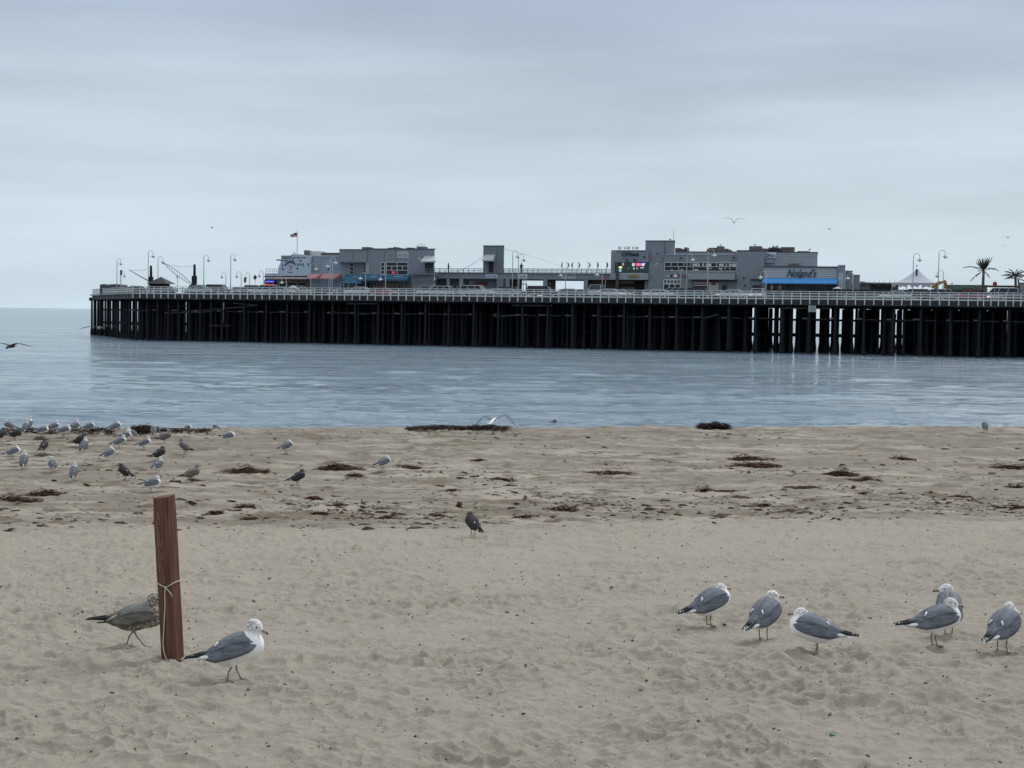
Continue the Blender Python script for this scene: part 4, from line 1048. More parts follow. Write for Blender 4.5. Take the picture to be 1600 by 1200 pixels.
for x0, y0, x1, y1 in ((647, 388.5, 654.5, 381.5), (654.5, 381.5, 663.5, 381.5), (663.5, 381.5, 663.5, 389), (655.5, 381.8, 655.5, 389), (659.5, 381.8, 659.5, 389)):
    a = B_.c(x0, y0, 23); c = B_.c(x1, y1, 23); m.tube([(a[0], 1, a[1]), (c[0], 1, c[1])], .03, 4)
m.build('roof_ladder_rail', METL, B_.root)
G_ = Bld('kiosk', 545, 17, 'small kiosk with a steep navy pyramid roof in front of the grey building', 'kiosk')
a, zt = G_.c(544, 431.5); l_, zb = G_.c(531, 442.5); r_, _ = G_.c(559, 442.5); m = MB(); m.add([(l_, 0, zb), (r_, 0, zb), (r_, 3, zb), (l_, 3, zb), (a, 1.5, zt)], [(0, 1, 4), (1, 2, 4), (2, 3, 4), (3, 0, 4), (3, 2, 1, 0)]); m.build('pyramid_roof', BLUA, G_.root)
G_.box('kiosk_wall', DKW, 533, 442.6, 557, None, 17.3, 2.4); 
for x in (532, 544, 556): G_.box('corner_post', GREYL, x, 442.6, x + 1, None, 17.0, .12)
G_.panel('notice', METL, 536, 444, 538, 447, 17.3)

# --- restaurant with neon, tower and window band
O_ = Bld('harbour_restaurant', 1080, 21, 'grey restaurant with a tall stair tower, neon-lit bar and long band of dining windows', 'building')
O_.box('left_wall', GREYL, 954.8, 392.4, 962.2, 427, 22, 9); O_.box('bar_wall', GREY, 962.4, 391.6, 1013.5, 410, 21, 10); O_.box('bar_roof_edge', DKW, 955, 391, 1008.6, 392.2, 20.9, .3)
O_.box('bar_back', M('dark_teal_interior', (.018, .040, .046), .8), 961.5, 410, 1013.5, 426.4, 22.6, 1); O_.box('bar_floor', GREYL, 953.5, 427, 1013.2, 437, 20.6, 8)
O_.window(961.5, 409.8, 1013.3, 426.2, 5, 1, 21.0, DKW, M('bar_glass', (.012, .030, .034), .1, spec=.5), .10)
for x0, y0, x1, y1, nm, col, e in ((967, 416.4, 972.2, 418.9, 'yellow_screen', (.95, 1.0, .25), 1.1), (967, 420, 971, 424.5, 'pale_screen', (.35, .6, .55), .5), (972, 410.8, 975, 415, 'grey_screen', (.4, .45, .45), .35), (987.8, 411.2, 991.8, 415.8, 'white_screen', (.6, .65, .65), .6),
                           (994, 411.4, 1001, 415.3, 'red_neon_screen', (1.0, .08, .16), 1.4), (1002.2, 411.6, 1007, 415.4, 'blue_white_screen', (.5, .65, .95), .8), (1004.5, 411, 1008.5, 412.3, 'blue_neon', (.12, .16, 1.0), 1.6), (989.5, 418, 992, 421, 'small_screen', (.5, .55, .55), .4), (994.5, 418, 996.5, 420.5, 'small_screen', (.5, .55, .55), .4), (1000.5, 417.2, 1006, 419.5, 'small_screen', (.5, .55, .55), .4), (981, 417.5, 983.5, 421, 'dim_screen', (.2, .25, .25), .2)):
    O_.panel(nm, M(nm, col, emit=e), x0, y0, x1, y1, 20.96, .03)
NAVY = M('navy_letters', (.012, .022, .05), .6)
O_.text('O', 971.3, 393.8, 980, 400.4, 21, NAVY, bold=.035); O_.text('litas', 980.8, 393.8, 998.6, 400.0, 21, NAVY, bold=.03)
for x0, x1, y, bd in ((973, 983, 405.2, -2.6), (986, 998, 402, 3.2)):
    pts = []
    for i in range(8): t = i / 7; s_, z_ = O_.c(x0 + (x1 - x0) * t, y + bd * math.sin(math.pi * t), 21); pts.append((s_, -.05, z_))
    MB().tube(pts, .022, 4).build('swash', DKW, O_.root)
for x in (978.5, 990.5): O_.box('flood_lamp', DARK, x - 1, 405.6, x + 1.4, 407.4, 20.4, .6)
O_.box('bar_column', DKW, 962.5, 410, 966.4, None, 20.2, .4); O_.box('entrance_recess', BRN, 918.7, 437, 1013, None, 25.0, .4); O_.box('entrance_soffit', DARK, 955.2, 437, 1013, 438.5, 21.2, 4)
O_.box('brown_band', M('faded_brown_panel', (.13, .085, .085), .8), 967, 438.8, 990, 443, 21.6, .1)
for i, (x, w_) in enumerate(((982, 3.5), (985.5, 3), (988.5, 3.5), (992, 3), (995.2, 3.4))):
    s_, z_ = O_.c(x + w_ / 2, 431.8 + .5 * math.sin(i * 2), 20.6); m = MB(); m.prism([(s_ + w_ * .052 * math.cos(q), z_ + .24 * math.sin(q)) for q in [2 * math.pi * k / 7 for k in range(7)]], -.47, -.41); m.build('yellow_letters', M('mustard_letters', (.25, .19, .07), .8), O_.root)
pts = []
for i in range(13): q = 2 * math.pi * i / 12; s_, z_ = O_.c(990 + 9 * math.cos(q), 431.8 + 2.6 * math.sin(q), 20.6); pts.append((s_, -.44, z_))
MB().tube(pts, .03, 4).build('sign_outline', M('mustard_letters', (.25, .19, .07), .8), O_.root)
O_.box('tower', GREY, 1008.6, 376.2, 1054.6, None, 21.6, 7); O_.box('tower_cap', DKW, 1008.2, 375.6, 1055, 376.6, 21.5, 7.2); O_.box('wall_joint', DKW, 1038.7, 377, 1039.2, 398, 21.5, .15)
O_.box('front_wall', GREY, 1013.6, 410, 1038, None, 21.1, .6)
s_, z_ = O_.c(1026.8, 414.3, 21.1)
for r0, mt, y in ((.27, WHT, -.02), (.15, DARK, -.05)):
    m = MB(); m.prism([(s_ + r0 * math.cos(q) + (.04 if r0 < .2 else 0), z_ + r0 * math.sin(q)) for q in [2 * math.pi * i / 14 for i in range(14)]], y, .05); m.build('porthole', mt, O_.root)
O_.box('dining_wall', GREY, 1038.2, 398.2, 1151, None, 21.0, 11); O_.box('parapet', GREYL, 1055, 393.5, 1151, 397.6, 22.0, 10); O_.box('parapet_trim', METL, 1039.5, 397.6, 1151, 398.4, 20.9, .3); O_.box('parapet_cap', DKW, 1055, 392.8, 1151, 393.7, 21.9, .4)
O_.window(1038.6, 410, 1150.6, 416.2, 11, 1, 20.98, WHT, GLS, .08); O_.window(1038.6, 416.4, 1150.6, 423, 5, 1, 20.98, WHT, GLS, .08)
LBL = M('pale_blinds', (.50, .52, .52), .8)
for x0, y0, x1, y1 in ((1082, 411.8, 1089, 415.4), (1090.5, 411.8, 1093.5, 416), (1097.5, 412, 1100, 416), (1103, 412, 1111.5, 416), (1123.5, 412, 1131, 415.6), (1134, 412, 1136, 416), (1139, 412, 1142.5, 416), (1143.5, 412, 1150, 416.2), (1103, 418.8, 1112.5, 420), (1123, 418.8, 1128, 420.8), (1132, 418.8, 1134, 420.5), (1139, 419, 1141, 420.6), (1085, 420.5, 1091, 422.6), (1048, 421, 1051, 423), (1064, 420.6, 1067, 422.8)): O_.panel('blind', LBL, x0, y0, x1, y1, 20.96, .02)
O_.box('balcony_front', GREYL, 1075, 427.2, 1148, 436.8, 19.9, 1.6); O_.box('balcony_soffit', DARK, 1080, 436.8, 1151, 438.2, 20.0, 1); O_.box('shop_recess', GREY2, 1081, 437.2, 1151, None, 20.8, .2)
O_.panel('sign_strip', M('dark_red_sign', (.10, .022, .028), .8), 1047.5, 429.2, 1074, 433, 21.0); O_.marks('sign_marks', M('faded_cream', (.35, .32, .30), .8), 1051, 430, 1072, 432.3, 21, 13, 12, .075); O_.panel('sign_end', M('grey_sign', (.30, .35, .38), .7), 1040, 429.6, 1047, 432.8, 21)
O_.window(1037, 437, 1063.3, 443, 5, 1, 20.98, WHT, GRN, .13); O_.window(1037, 443.6, 1063.3, 456, 3, 1, 20.98, WHT, GLS, .13)
O_.panel('menu_board', M('cream_board', (.42, .45, .42), .7), 1107.8, 438.3, 1122.7, 456, 20.8); O_.panel('board_head', M('dark_red_sign', (.10, .022, .028), .8), 1107.8, 437.6, 1122.7, 441.2, 20.74)
s_, z_ = O_.c(1115.2, 443.6, 20.8); m = MB(); m.prism([(s_ + .45 * math.cos(q), z_ + .22 * math.sin(q)) for q in [2 * math.pi * i / 12 for i in range(12)]], -.32, -.27); m.build('red_oval', M('muted_red', (.25, .06, .07), .8), O_.root)
for y in (448, 451.5): O_.marks('board_print', GREY2, 1109.5, y, 1121, y + 1.2, 20.8, 8, int(y), .075)
O_.panel('door', DKW, 1128, 445.5, 1136, 456, 20.8); O_.panel('door_glass', GLS, 1128.8, 446.2, 1135.3, 450.5, 20.73)
for i, y in enumerate((439.2, 441.4, 443.4, 445.2)): O_.panel('awning_stripe', (M('dull_rose', (.22, .12, .13), .8), LBL)[i % 2], 1084.5, y, 1105, y + 1.3, 20.8, .12)
O_.window(1083, 447, 1105.5, 455, 3, 1, 20.8, DKW, GLS, .06)
O_.box('right_wall', GREY, 1151.2, 391.8, 1194, None, 20.8, 12); O_.box('roof_edge', DKW, 1150.8, 390.8, 1194, 392.0, 20.7, .25)
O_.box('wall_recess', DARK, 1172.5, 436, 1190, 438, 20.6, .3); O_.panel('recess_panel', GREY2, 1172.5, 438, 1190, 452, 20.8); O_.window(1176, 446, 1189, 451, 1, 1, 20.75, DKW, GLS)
for x, y in ((1161.5, 433.8), (1163.8, 445.8), (1145.5, 402.4), (1063, 402.6), (1027, 396.6), (1005.5, 401)): O_.box('wall_lamp', DARK, x - .9, y - .9, x + .9, y + .9, 20.4, .6)
O_.box('upper_block', GREYL, 1194.2, 394.4, 1277.4, 418, 23.0, 9); O_.box('block_edge', DKW, 1194, 393.5, 1278, 394.6, 22.9, 9.2)
O_.boards('siding_board', GREYL, 1194.3, 394.7, 1277.2, 417, 8, 23.0, .06)
O_.panel('name_board', M('white_board', (.52, .58, .60), .6), 1195.3, 394.3, 1213, 403.2, 22.9, .12); O_.text('O', 1196.3, 395.6, 1200.8, 401.6, 22.76, NAVY, bold=.02); O_.text('litas', 1201.3, 396.2, 1212, 401.0, 22.76, M('sign_blue', (.10, .17, .30), .7), bold=.01)
O_.panel('blank_board', GREY2, 1194.8, 404, 1210, 411.6, 22.9, .10); O_.panel('blank_board_face', GREYL, 1196, 405, 1209, 410.6, 22.82, .06)
for x0, y0, x1 in ((1055, 387.5, 1063), (1063, 389.2, 1072), (1069, 386.5, 1073.5)): O_.roofbox(x0, y0, x1, 393.2, 26)
for x0, y0, x1 in ((1104, 389, 1112), (1107, 387, 1121), (1120, 384.6, 1129.5), (1129, 388.5, 1137), (1134, 390.3, 1141.5)): O_.roofbox(x0, y0, x1, 393.5, 27)
for x0, y0, x1 in ((1170.5, 384.5, 1189), (1188, 388, 1197), (1201, 386.5, 1204.5), (1220, 386, 1240), (1197, 389, 1222), (1246, 392.3, 1264)): O_.roofbox(x0, y0, x1, 394.2, 26)
m = MB(); r = random.Random(3)
for i in range(60):
    px = r.uniform(1201, 1219); py = 391 - r.random() * 5 * (1 - abs(px - 1210) / 11); s_, z_ = O_.c(px, py, 25.5); ribbon_p = Vector((s_, 4.5 + r.uniform(-.4, .4), z_)); q = Vector((r.uniform(-.3, .3), r.uniform(-.2, .2), r.uniform(.05, .4)))
    m.tube([ribbon_p - q * .5, ribbon_p + q], .05, 4)
m.build('roof_antenna_clutter', DKW, O_.root)
m = MB(); s_, z0 = O_.c(1052.5, 376, 22.5); _, z1 = O_.c(1052.5, 360.5, 22.5); m.tube([(s_, 1.5, z0), (s_, 1.5, z1)], .04, 5); m.build('antenna', LWHT, O_.root)
for i in range(8):
    px = 965.8 + i * 4.5; s_, z0 = O_.c(px, 391.5, 24); _, z1 = O_.c(px, 384.5, 24); m = MB(); m.tube([(s_, 3, z0), (s_ + .02 * (-1) ** i, 3, z1)], .025, 4)
    sd_ = (-1) ** (i % 3); m.prism([(s_, z1), (s_ + .28 * sd_, z1 - .3), (s_ + .04 * sd_, z1 - .62)], 2.98, 3.02); m.build('roof_pennant', METL, O_.root)

# --- the blue-awning restaurant
N_ = Bld('awning_restaurant', 1250, 19, 'low grey boarded restaurant with dark script lettering over a long bright blue awning', 'building')
N_.box('wall', GREYL, 1193.6, 416.8, 1309.4, None, 19.3, 11); N_.box('roof_edge', DKW, 1193.4, 416, 1309.6, 417.3, 19.0, .3); N_.boards('siding_board', M('pale_siding', (.40, .43, .455), .85, var=.06), 1193.8, 417.6, 1309, 436, 7, 19.28, .09)
N_.text("Noland's", 1229.5, 420.2, 1276.5, 432.8, 19.15, M('navy_script', (.012, .03, .08), .6), shear=.45, bold=.008, name='script_lettering')
N_.awning(1193.5, 434.2, 1309.2, 443.2, 19.0, 2.0, AZUR, 0, 'blue_awning'); N_.box('flood_lamp', DARK, 1248, 432.6, 1251, 433.8, 18.6, .4)
N_.box('shopfront', M('brownish_shopfront', (.12, .11, .10), .9), 1196, 444, 1309, None, 19.1, .2)
for i in range(7): N_.window(1199 + i * 15.5, 446, 1211 + i * 15.5, 453, 2, 1, 19.1, (DKW, M('khaki_frame', (.20, .19, .14), .8))[i % 2], GLS, .07)
N_.box('corner_pillar', GREY, 1309.6, 415.2, 1320.6, None, 18.6, 9); N_.box('pillar_cap', METL, 1309.2, 413.8, 1321, 415.2, 18.5, 9.2)
N_.panel('menu_board', M('pale_menu', (.42, .46, .50), .7), 1310.4, 426.6, 1318, 451.5, 18.6); 
for y in (428.5, 431, 436, 439, 442, 445): N_.marks('menu_print', GREY, 1311.5, y, 1317, y + 1.1, 18.6, 5, int(y), .075)
N_.box('step_block', GREY, 1320.8, 423.6, 1332, None, 20, 8); N_.box('step_cap', METL, 1320.8, 422.6, 1332.3, 423.7, 19.9, 8.2); N_.box('step_block', GREY, 1332.2, 430, 1343.5, None, 21, 7); N_.box('step_cap', METL, 1332.2, 429, 1343.8, 430.2, 20.9, 7.2)
N_.box('roof_unit', RUST, 1232, 412, 1247.5, 416.6, 22, 1)
L_ = Bld('long_shed', 1380, 24, 'long low pale shed with vents between the blue awning restaurant and the marquee', 'building')
L_.poly('roof', GREY, [(1343.8, 439.3), (1343.8, 443), (1425, 443.4), (1425, 441.8), (1356, 441.2)], 24, 9); L_.box('wall', M('cream_shed_wall', (.32, .31, .27), .9), 1325, 443, 1404, None, 25, 7)
for a, c in ((1327, 1333), (1334.5, 1340), (1341, 1345)): L_.window(a, 445.5, c, 450.5, 1, 1, 25, WHT, GREYL, .06)
for i in range(7): L_.box('equipment', DARK, 1361 + i * 5, 445 + (i % 3), 1365.5 + i * 5, 453, 24.6, .4)
m = MB()
for i in range(7): s_, z0 = L_.c(1350 + i * 8, 441.3, 25); _, z1 = L_.c(1350 + i * 8, 436.2, 25); m.tube([(s_, 1, z0), (s_, 1, z1)], .03, 4)
m.build('roof_posts', METL, L_.root)
# marquee
Q_ = Bld('marquee', 1430, 24, 'pale pointed marquee with scalloped open sides behind the pier lamps', 'marquee')
m = MB(); cx, zt = Q_.c(1432.6, 418.7); lx, zb = Q_.c(1393, 441.4); rx, _ = Q_.c(1466, 441); n = 24; rings = []
for i in range(9):
    t = i / 8; k = max(t, .02); z_ = zb + (zt - zb) * (1 - t) ** 1.5
    rings.append([(cx + ((rx - cx) if math.cos(q) > 0 else (cx - lx)) * k * math.copysign(abs(math.cos(q)) ** .6, math.cos(q)), 4 + 4 * k * math.copysign(abs(math.sin(q)) ** .6, math.sin(q)), z_) for q in [2 * math.pi * j / n for j in range(n)]])
m.loft(rings, caps=False); m.build('canopy', M('marquee_cloth', (.36, .385, .45), .8, var=.04), Q_.root, True)
m = MB(); 
for j in range(12):
    a = lx + (rx - lx) * j / 12; c = lx + (rx - lx) * (j + 1) / 12; pts = [(a, zb), (c, zb)] + [(c + (a - c) * i / 6, zb - .3 - .42 * abs(math.cos(math.pi * ((i / 6 + j) / 3))) ) for i in range(7)]
    m.prism(pts, -.02, .02)
m.build('valance', M('marquee_valance', (.40, .40, .44), .8, var=.04), Q_.root)
for x in (lx + .1, lx + (rx - lx) * .33, lx + (rx - lx) * .66, rx - .1): MB().box(x - .06, x + .06, .05, .17, -.05, zb).build('tent_pole', METL, Q_.root)
s_, z_ = Q_.c(1432.4, 420); MB().box(s_ - .15, s_ + .15, -.3, -.24, z_ - 1.1, z_ - .05).build('hanging_banner', M('navy_banner', (.05, .06, .13), .8), Q_.root)
# black screened fence along the road
H_ = Bld('screened_fence', 1400, 18, 'long low black screen fence along the road from the blue awning to the palms', 'fence'); k = 0
x = 1266
while x < 1540: H_.panel('screen_panel', DARK, x, 452 + (x - 1266) * .004, min(x + 24.6, 1541), 458.5, 18, .05); H_.box('fence_post', GREY2, x + 24.6, 451.5, x + 25.2, 458.5, 17.95, .1); x += 25.2
K_ = Bld('shipping_container', 1510, 22, 'green container with dark openings left of the tall palm', 'container'); K_.box('shell', M('sage_green_steel', (.10, .155, .115), .8, var=.12, scale=.5), 1478.5, 445.6, 1541, None, 22, 3)
K_.panel('opening', DKW, 1504, 450, 1520, 453, 22); K_.panel('opening', DKW, 1524, 449.5, 1528, 452, 22); K_.box('roof_rim', GREYL, 1478, 445, 1541.4, 445.9, 21.95, 3.1)
# shelter and the wall behind the palms
U_ = Bld('shelter', 1565, 20, 'dark open-sided shelter frame around the stop sign and white van', 'shelter'); U_.box('roof_beam', BRN, 1541, 446, 1592, 448.2, 20, 4)
for x in (1541, 1576, 1589): U_.box('shelter_post', BRN, x, 448.2, x + 1.3, None, 20, .2)
X_ = Bld('pale_building', 1610, 21, 'pale boarded building at the right edge behind the last palm', 'building'); X_.box('wall', M('lilac_grey_wall', (.25, .26, .31), .85), 1590.5, 442.6, 1680, None, 21, 8); X_.boards('siding_board', METL, 1563, 452, 1590, 459, 4, 21.3, .06); X_.box('roof_edge', DKW, 1590, 441.8, 1680, 442.8, 20.9, 8.2)

# --- palms
TRK = M('palm_trunk', (.085, .080, .070), .95, var=.4, scale=4, bump=.6); FRD = M('palm_frond', (.028, .045, .028), .8, var=.4, scale=3)
def palm(px, pyt, V, fr, label, thick=.28, lean=0., low=()):
    P = Bld('palm_tree', px, V, label, 'palm tree', 'palms on the pier'); s1, z1 = P.c(px + lean, pyt)
    pts = [(s1 * t * t, 0, -.05 + (z1 + .05) * t) for t in [i / 8 for i in range(9)]]
    MB().tube(pts, [thick * (1.25 - .4 * i / 8 + .12 * (i == 8)) for i in range(9)], 8).build('trunk', TRK, P.root, True)
    r = random.Random(int(px))
    for (ang, L_f, droop, dy) in fr:
        m = MB(); a = R(ang); n = 12; q = Vector(pts[-1]); d0 = a; sp = []
        for i in range(n + 1):
            t = i / n; sp.append(q.copy()); an = a - droop * t ** 1.3 * (1 if math.cos(a) >= 0 else -1); q = q + Vector((math.cos(an), dy * .5, math.sin(an))) * (L_f / n)
        m.tube(sp, [.035] * 6 + [.02] * (n - 5), 4)
        for i in range(2, n):
            c = sp[i]; dd = (sp[i + 1] - sp[i - 1]).normalized(); u = Vector((0, 1, 0)).cross(dd).normalized(); ll = min(L_f, 1.7) * .24 * math.sin(math.pi * (.15 + .8 * i / n))
            for s in (-1, 1):
                for kk in range(3):
                    e = c + dd * ll * r.uniform(.4, .9) + u * s * ll * r.uniform(.05, .45) + Vector((0, r.uniform(-.5, .5) * ll, -ll * r.uniform(.1, .5))); c2 = c + dd * (L_f / n) * kk / 3
                    m.add([c2 - dd * .05, c2 + dd * .09, e], [(0, 1, 2)])
        m.build('frond', FRD, P.root, fix=False)
    return P
up = [(92, 1.7, .1, .1), (80, 1.8, .1, -.2), (68, 2.1, .0, .2), (106, 1.7, .1, .3), (118, 1.9, .1, -.1), (58, 2.3, -.1, 0), (84, 1.5, .1, .5), (99, 1.5, .1, -.5), (128, 1.7, .1, .2), (74, 1.9, .0, -.4), (112, 1.4, .0, .4), (63, 1.6, .0, -.3)]
palm(1535.5, 423, 16, up + [(96, 1.9, .1, -.3), (70, 1.7, .05, .45), (110, 2.0, .05, -.4), (86, 2.0, .05, .2)] + [(150, 3.1, 1.0, .1), (32, 2.3, 1.5, .1), (165, .9, .9, .2), (208, 2.4, .55, .0), (-38, 1.4, .5, .1)], 'taller palm with upright crown and two long arching fronds, left of the stop sign', .20, 1.5)
fl = [(ang, ln, dr, dy) for ang, ln, dr, dy in ((90, 1.2, .8, .2), (70, 1.3, 1.2, -.2), (45, 1.7, .9, .1), (20, 1.2, 1.3, .3), (110, 1.4, 1.1, -.1), (135, 1.7, 1.0, .2), (160, 2.0, .9, 0), (175, 1.2, 1., -.4), (0, 1.0, .9, .2), (60, 1.1, 1.5, .5), (120, 1.1, 1.5, -.5), (150, 1.3, 1.6, .3), (40, 1.2, 1.7, -.3), (185, .9, .7, .1))]
palm(1587.5, 431, 16, fl, 'bushy palm with drooping fronds behind the shelter at the right', .19, -1.0)
palm(1593.5, 436, 15, fl[2:9:2], 'slim palm trunk just right of the bushy palm', .13, -2.5)
palm(1628, 430, 16, fl, 'palm just beyond the right edge of the photo', .19, 0)

# --- gooseneck lamps
def lamp_proto(h, side, name='lamp_post'):
    r = empty(name, (0, 0, 0)); KIDS[r.name] = []
    rr_ = .42; pts = [(0, 0, -.05), (0, 0, h * .5), (0, 0, h - rr_)] + [(side * (rr_ - rr_ * math.cos(a)), 0, h - rr_ + rr_ * math.sin(a)) for a in [math.pi * i / 8 for i in range(1, 9)]] + [(side * rr_ * 2, 0, h - rr_ - .25)]
    MB().tube(pts, [.085, .065, .055] + [.04] * 9, 7).build('pole', LWHT, r, True)
    MB().tube([(0, 0, -.05), (0, 0, .5)], [.16, .11], 8).build('pole_base', LWHT, r, True)
    b = MB(); c = side * rr_ * 2; z = h - rr_ - .25
    b.loft([[(c + q_ * math.cos(q), q_ * math.sin(q), z + dz) for q in [2 * math.pi * k / 12 for k in range(12)]] for q_, dz in ((.05, .06), (.12, 0), (.20, -.10), (.40, -.22), (.42, -.26))]); sh = b.build('lamp_shade', METL, r, True)
    b = MB(); b.ell((c, 0, z - .30), (.20, .20, .17), 10, 6); b.build('globe', M('frosted_globe', (.62, .65, .66), .3, var=.03), r, True)
    return r
LP = {}
def lamp(px, pyt, side, V, label, double=False):
    s_, z_ = PF(px, pyt, V); h = z_ - zdeck(s_); key = (round(h * 2) / 2, side); 
    if key not in LP: r = LP[key] = lamp_proto(key[0], side)
    else: r = copy_tree(LP[key])
    r.location = W(s_, V, zdeck(s_)); r.rotation_euler = (0, 0, PROT + rnd.uniform(-.25, .25)); r.scale = (1, 1, h / key[0]); tag(r, label, 'street lamp', 'gooseneck lamps along the pier')
for a in [(182.8, 404, 1, 8, 'gooseneck lamp nearest the seaward end of the pier'), (188, 424, 1, 34, 'small far lamp beside a dark notice at the pier end'),
    (231.8, 392, 1, 3.5, 'tall gooseneck lamp beside the dark left mast'), (247, 401, 1, 10, 'gooseneck lamp rising from the dark pyramid-roofed hut'),
    (318.6, 398.5, 1, 8, 'gooseneck lamp right of the crane mast'), (360.6, 397, 1, 7, 'gooseneck lamp alone halfway between the crane and the neon sign'),
    (353, 425, -1, 34, 'small lamp turned left just beside a taller pier lamp'), (377, 424.5, -1, 34, 'small lamp turned left, left of the brown notice'), (390, 426, -1, 36, 'small lamp left of the diamond-shaped sign'), (411.5, 423, -1, 34, 'small lamp turned left beside the blue-grey restaurant'),
    (447.3, 433.5, -1, 10, 'short lamp in front of the painted gable'), (485.6, 412, 1, 9, 'slim lamp at the right corner of the painted gable'), (516.2, 402, 1, 6, 'tall lamp in front of the red awnings'), (519.3, 408, -1, 7, 'second lamp close beside the tall one at the red awnings'),
    (571.3, 426.5, -1, 9, 'lamp between the left and middle navy awnings'), (602.5, 428, -1, 9, 'lamp between the two lettered navy awnings'), (801.3, 392, 1, 5, 'tall twin-set lamp right of the small tower, left one'), (810.3, 397, 1, 7, 'lamp just right of the tall one by the small tower'),
    (941.4, 421, -1, 14, 'lamp in front of the brown entrance recess'), (884, 422, -1, 16, 'faint lamp in front of the second bright opening'), (1073.6, 397, 1, 8, 'lamp in front of the left dining windows'), (1106.8, 389.5, 1, 5, 'tall lamp in front of the middle dining windows'), (1063.8, 423, -1, 17, 'short lamp by the dark red sign strip'),
    (1197.5, 424, -1, 12, 'lamp at the left end of the bright blue awning'), (1333.5, 425.5, -1, 14, 'lamp in front of the stepped walls right of the menu board'), (1427.6, 396, 1, 6, 'tall lamp in front of the pale marquee'), (1467.4, 391, 1, 4, 'tallest lamp, right of the marquee by the excavator'), (1474, 422.5, -1, 22, 'small lamp behind the yellow excavator')]: lamp(*a)

# --- cranes, hut and small things on the end
def mast_crane(px, pyt, x1, y1, x0, y0, V, label, truss):
    G = Bld('crane', px, V, label, 'crane'); s_, z1 = G.c(px, pyt); MB().tube([(0, 0, -.05), (0, 0, z1 * .6), (0, 0, z1)], [.28, .24, .18], 8).build('mast', CREO, G.root); MB().box(-.35, .3, -.3, .3, z1 * .35, z1 * .62).build('winch_housing', CREO, G.root)
    a = G.c(x0, y0); t = G.c(x1, y1); m = MB()
    if truss:
        n = 12; d = Vector((t[0] - a[0], 0, t[1] - a[1])); u = Vector((-d.z, 0, d.x)).normalized()
        for k in range(n):
            p = Vector((a[0], 0, a[1])) + d * k / n; q = p + d / n; w0 = .30 * math.sin(math.pi * min((k + .01) / n, 1)) + .04; w1 = .30 * math.sin(math.pi * (k + 1) / n) + .04
            for s in (-1, 1): m.tube([p + u * w0 * s, q + u * w1 * s], .035, 4)
            m.tube([p + u * w0, q - u * w1], .025, 4)
    else: m.tube([(a[0], 0, a[1]), (t[0], 0, t[1])], [.10, .05], 5)
    m.build('boom', M('dark_steel', (.04, .045, .05), .6), G.root); m = MB(); pts = []
    for i in range(9): k = i / 8; pts.append((t[0] * (1 - k), 0, t[1] * (1 - k) + (z1 - .3) * k - .3 * math.sin(math.pi * k)))
    m.tube(pts, .02, 4); m.build('cable', M('dark_steel', (.04, .045, .05), .6), G.root)
mast_crane(303.8, 413, 256, 411.5, 301, 445, 6, 'dark lattice boom crane with its boom pointing up left', True); mast_crane(235.8, 415, 201.5, 421.8, 232, 439, 12, 'small dark derrick with a thin boom, left of the pyramid-roofed hut', False)
J_ = Bld('hut', 243.5, 9, 'dark hut with a wide pyramid roof at the end of the pier', 'hut'); l_, zb = J_.c(228, 443); r_, _ = J_.c(259, 443); a, zt = J_.c(243.5, 432); m = MB(); m.add([(l_, 0, zb), (r_, 0, zb), (r_, 3.4, zb), (l_, 3.4, zb), (a, 1.7, zt)], [(0, 1, 4), (1, 2, 4), (2, 3, 4), (3, 0, 4), (3, 2, 1, 0)]); m.build('pyramid_roof', M('slate_hut_roof', (.035, .045, .055), .8), J_.root)
J_.box('hut_wall', CREO, 233, 443.2, 253, None, 9.4, 2.6)
for i, (x0, x1, y, lb) in enumerate(((156, 168, 444, 'arched dark equipment box at the far end of the pier'), (170, 188, 444, 'wider arched dark equipment box beside the end lamp'))):
    Y_ = Bld('equipment_box', (x0 + x1) / 2, 26, lb, 'equipment box', 'equipment boxes at the pier end'); Y_.box('body', DKW, x0, y + 1.5, x1, None, 26, 2.5); P = []
    for k in range(9): q = math.pi * k / 8; c_, z_ = Y_.c((x0 + x1) / 2 - (x1 - x0) * .5 * math.cos(q), y + 1.5 - 1.8 * math.sin(q)); P.append((c_, z_))
    MB().prism(P, 0, 2.5).build('arched_lid', GREY2, Y_.root)
def signpost(px, py0, py1, wpx, V, label, mat, kind='board', pole=LWHT):
    S = Bld('sign_post', px, V, label, 'sign'); s_, zt = S.c(px, py0); _, zb = S.c(px, py1); ww = S.c(px + wpx / 2, py0)[0] - S.c(px - wpx / 2, py0)[0]
    MB().tube([(0, .06, -.05), (0, .06, zb + .1)], .04, 5).build('pole', pole, S.root); zc = (zt + zb) / 2; hh_ = (zt - zb) / 2
    n = {'board': 4, 'diamond': 4, 'octagon': 8}[kind]; o = {'board': math.pi / 4, 'diamond': 0, 'octagon': math.pi / 8}[kind]; k = 1.414 if kind == 'board' else (1.08 if kind == 'octagon' else 1)
    MB().prism([(ww / 2 * k * math.cos(2 * math.pi * i / n + o), zc + hh_ * k * math.sin(2 * math.pi * i / n + o)) for i in range(n)], -.03, .02).build('plate', mat, S.root); return S
signpost(189.2, 422, 430, 3.2, 20, 'dark rectangular notice on a pole at the pier end', DKW); signpost(382.8, 434, 441.3, 3.6, 24, 'brownish rectangular notice left of the diamond sign', M('brown_notice', (.10, .06, .055), .8)); signpost(398.4, 429, 438, 6.4, 24, 'dark diamond-shaped road sign left of the neon', DKW, 'diamond')
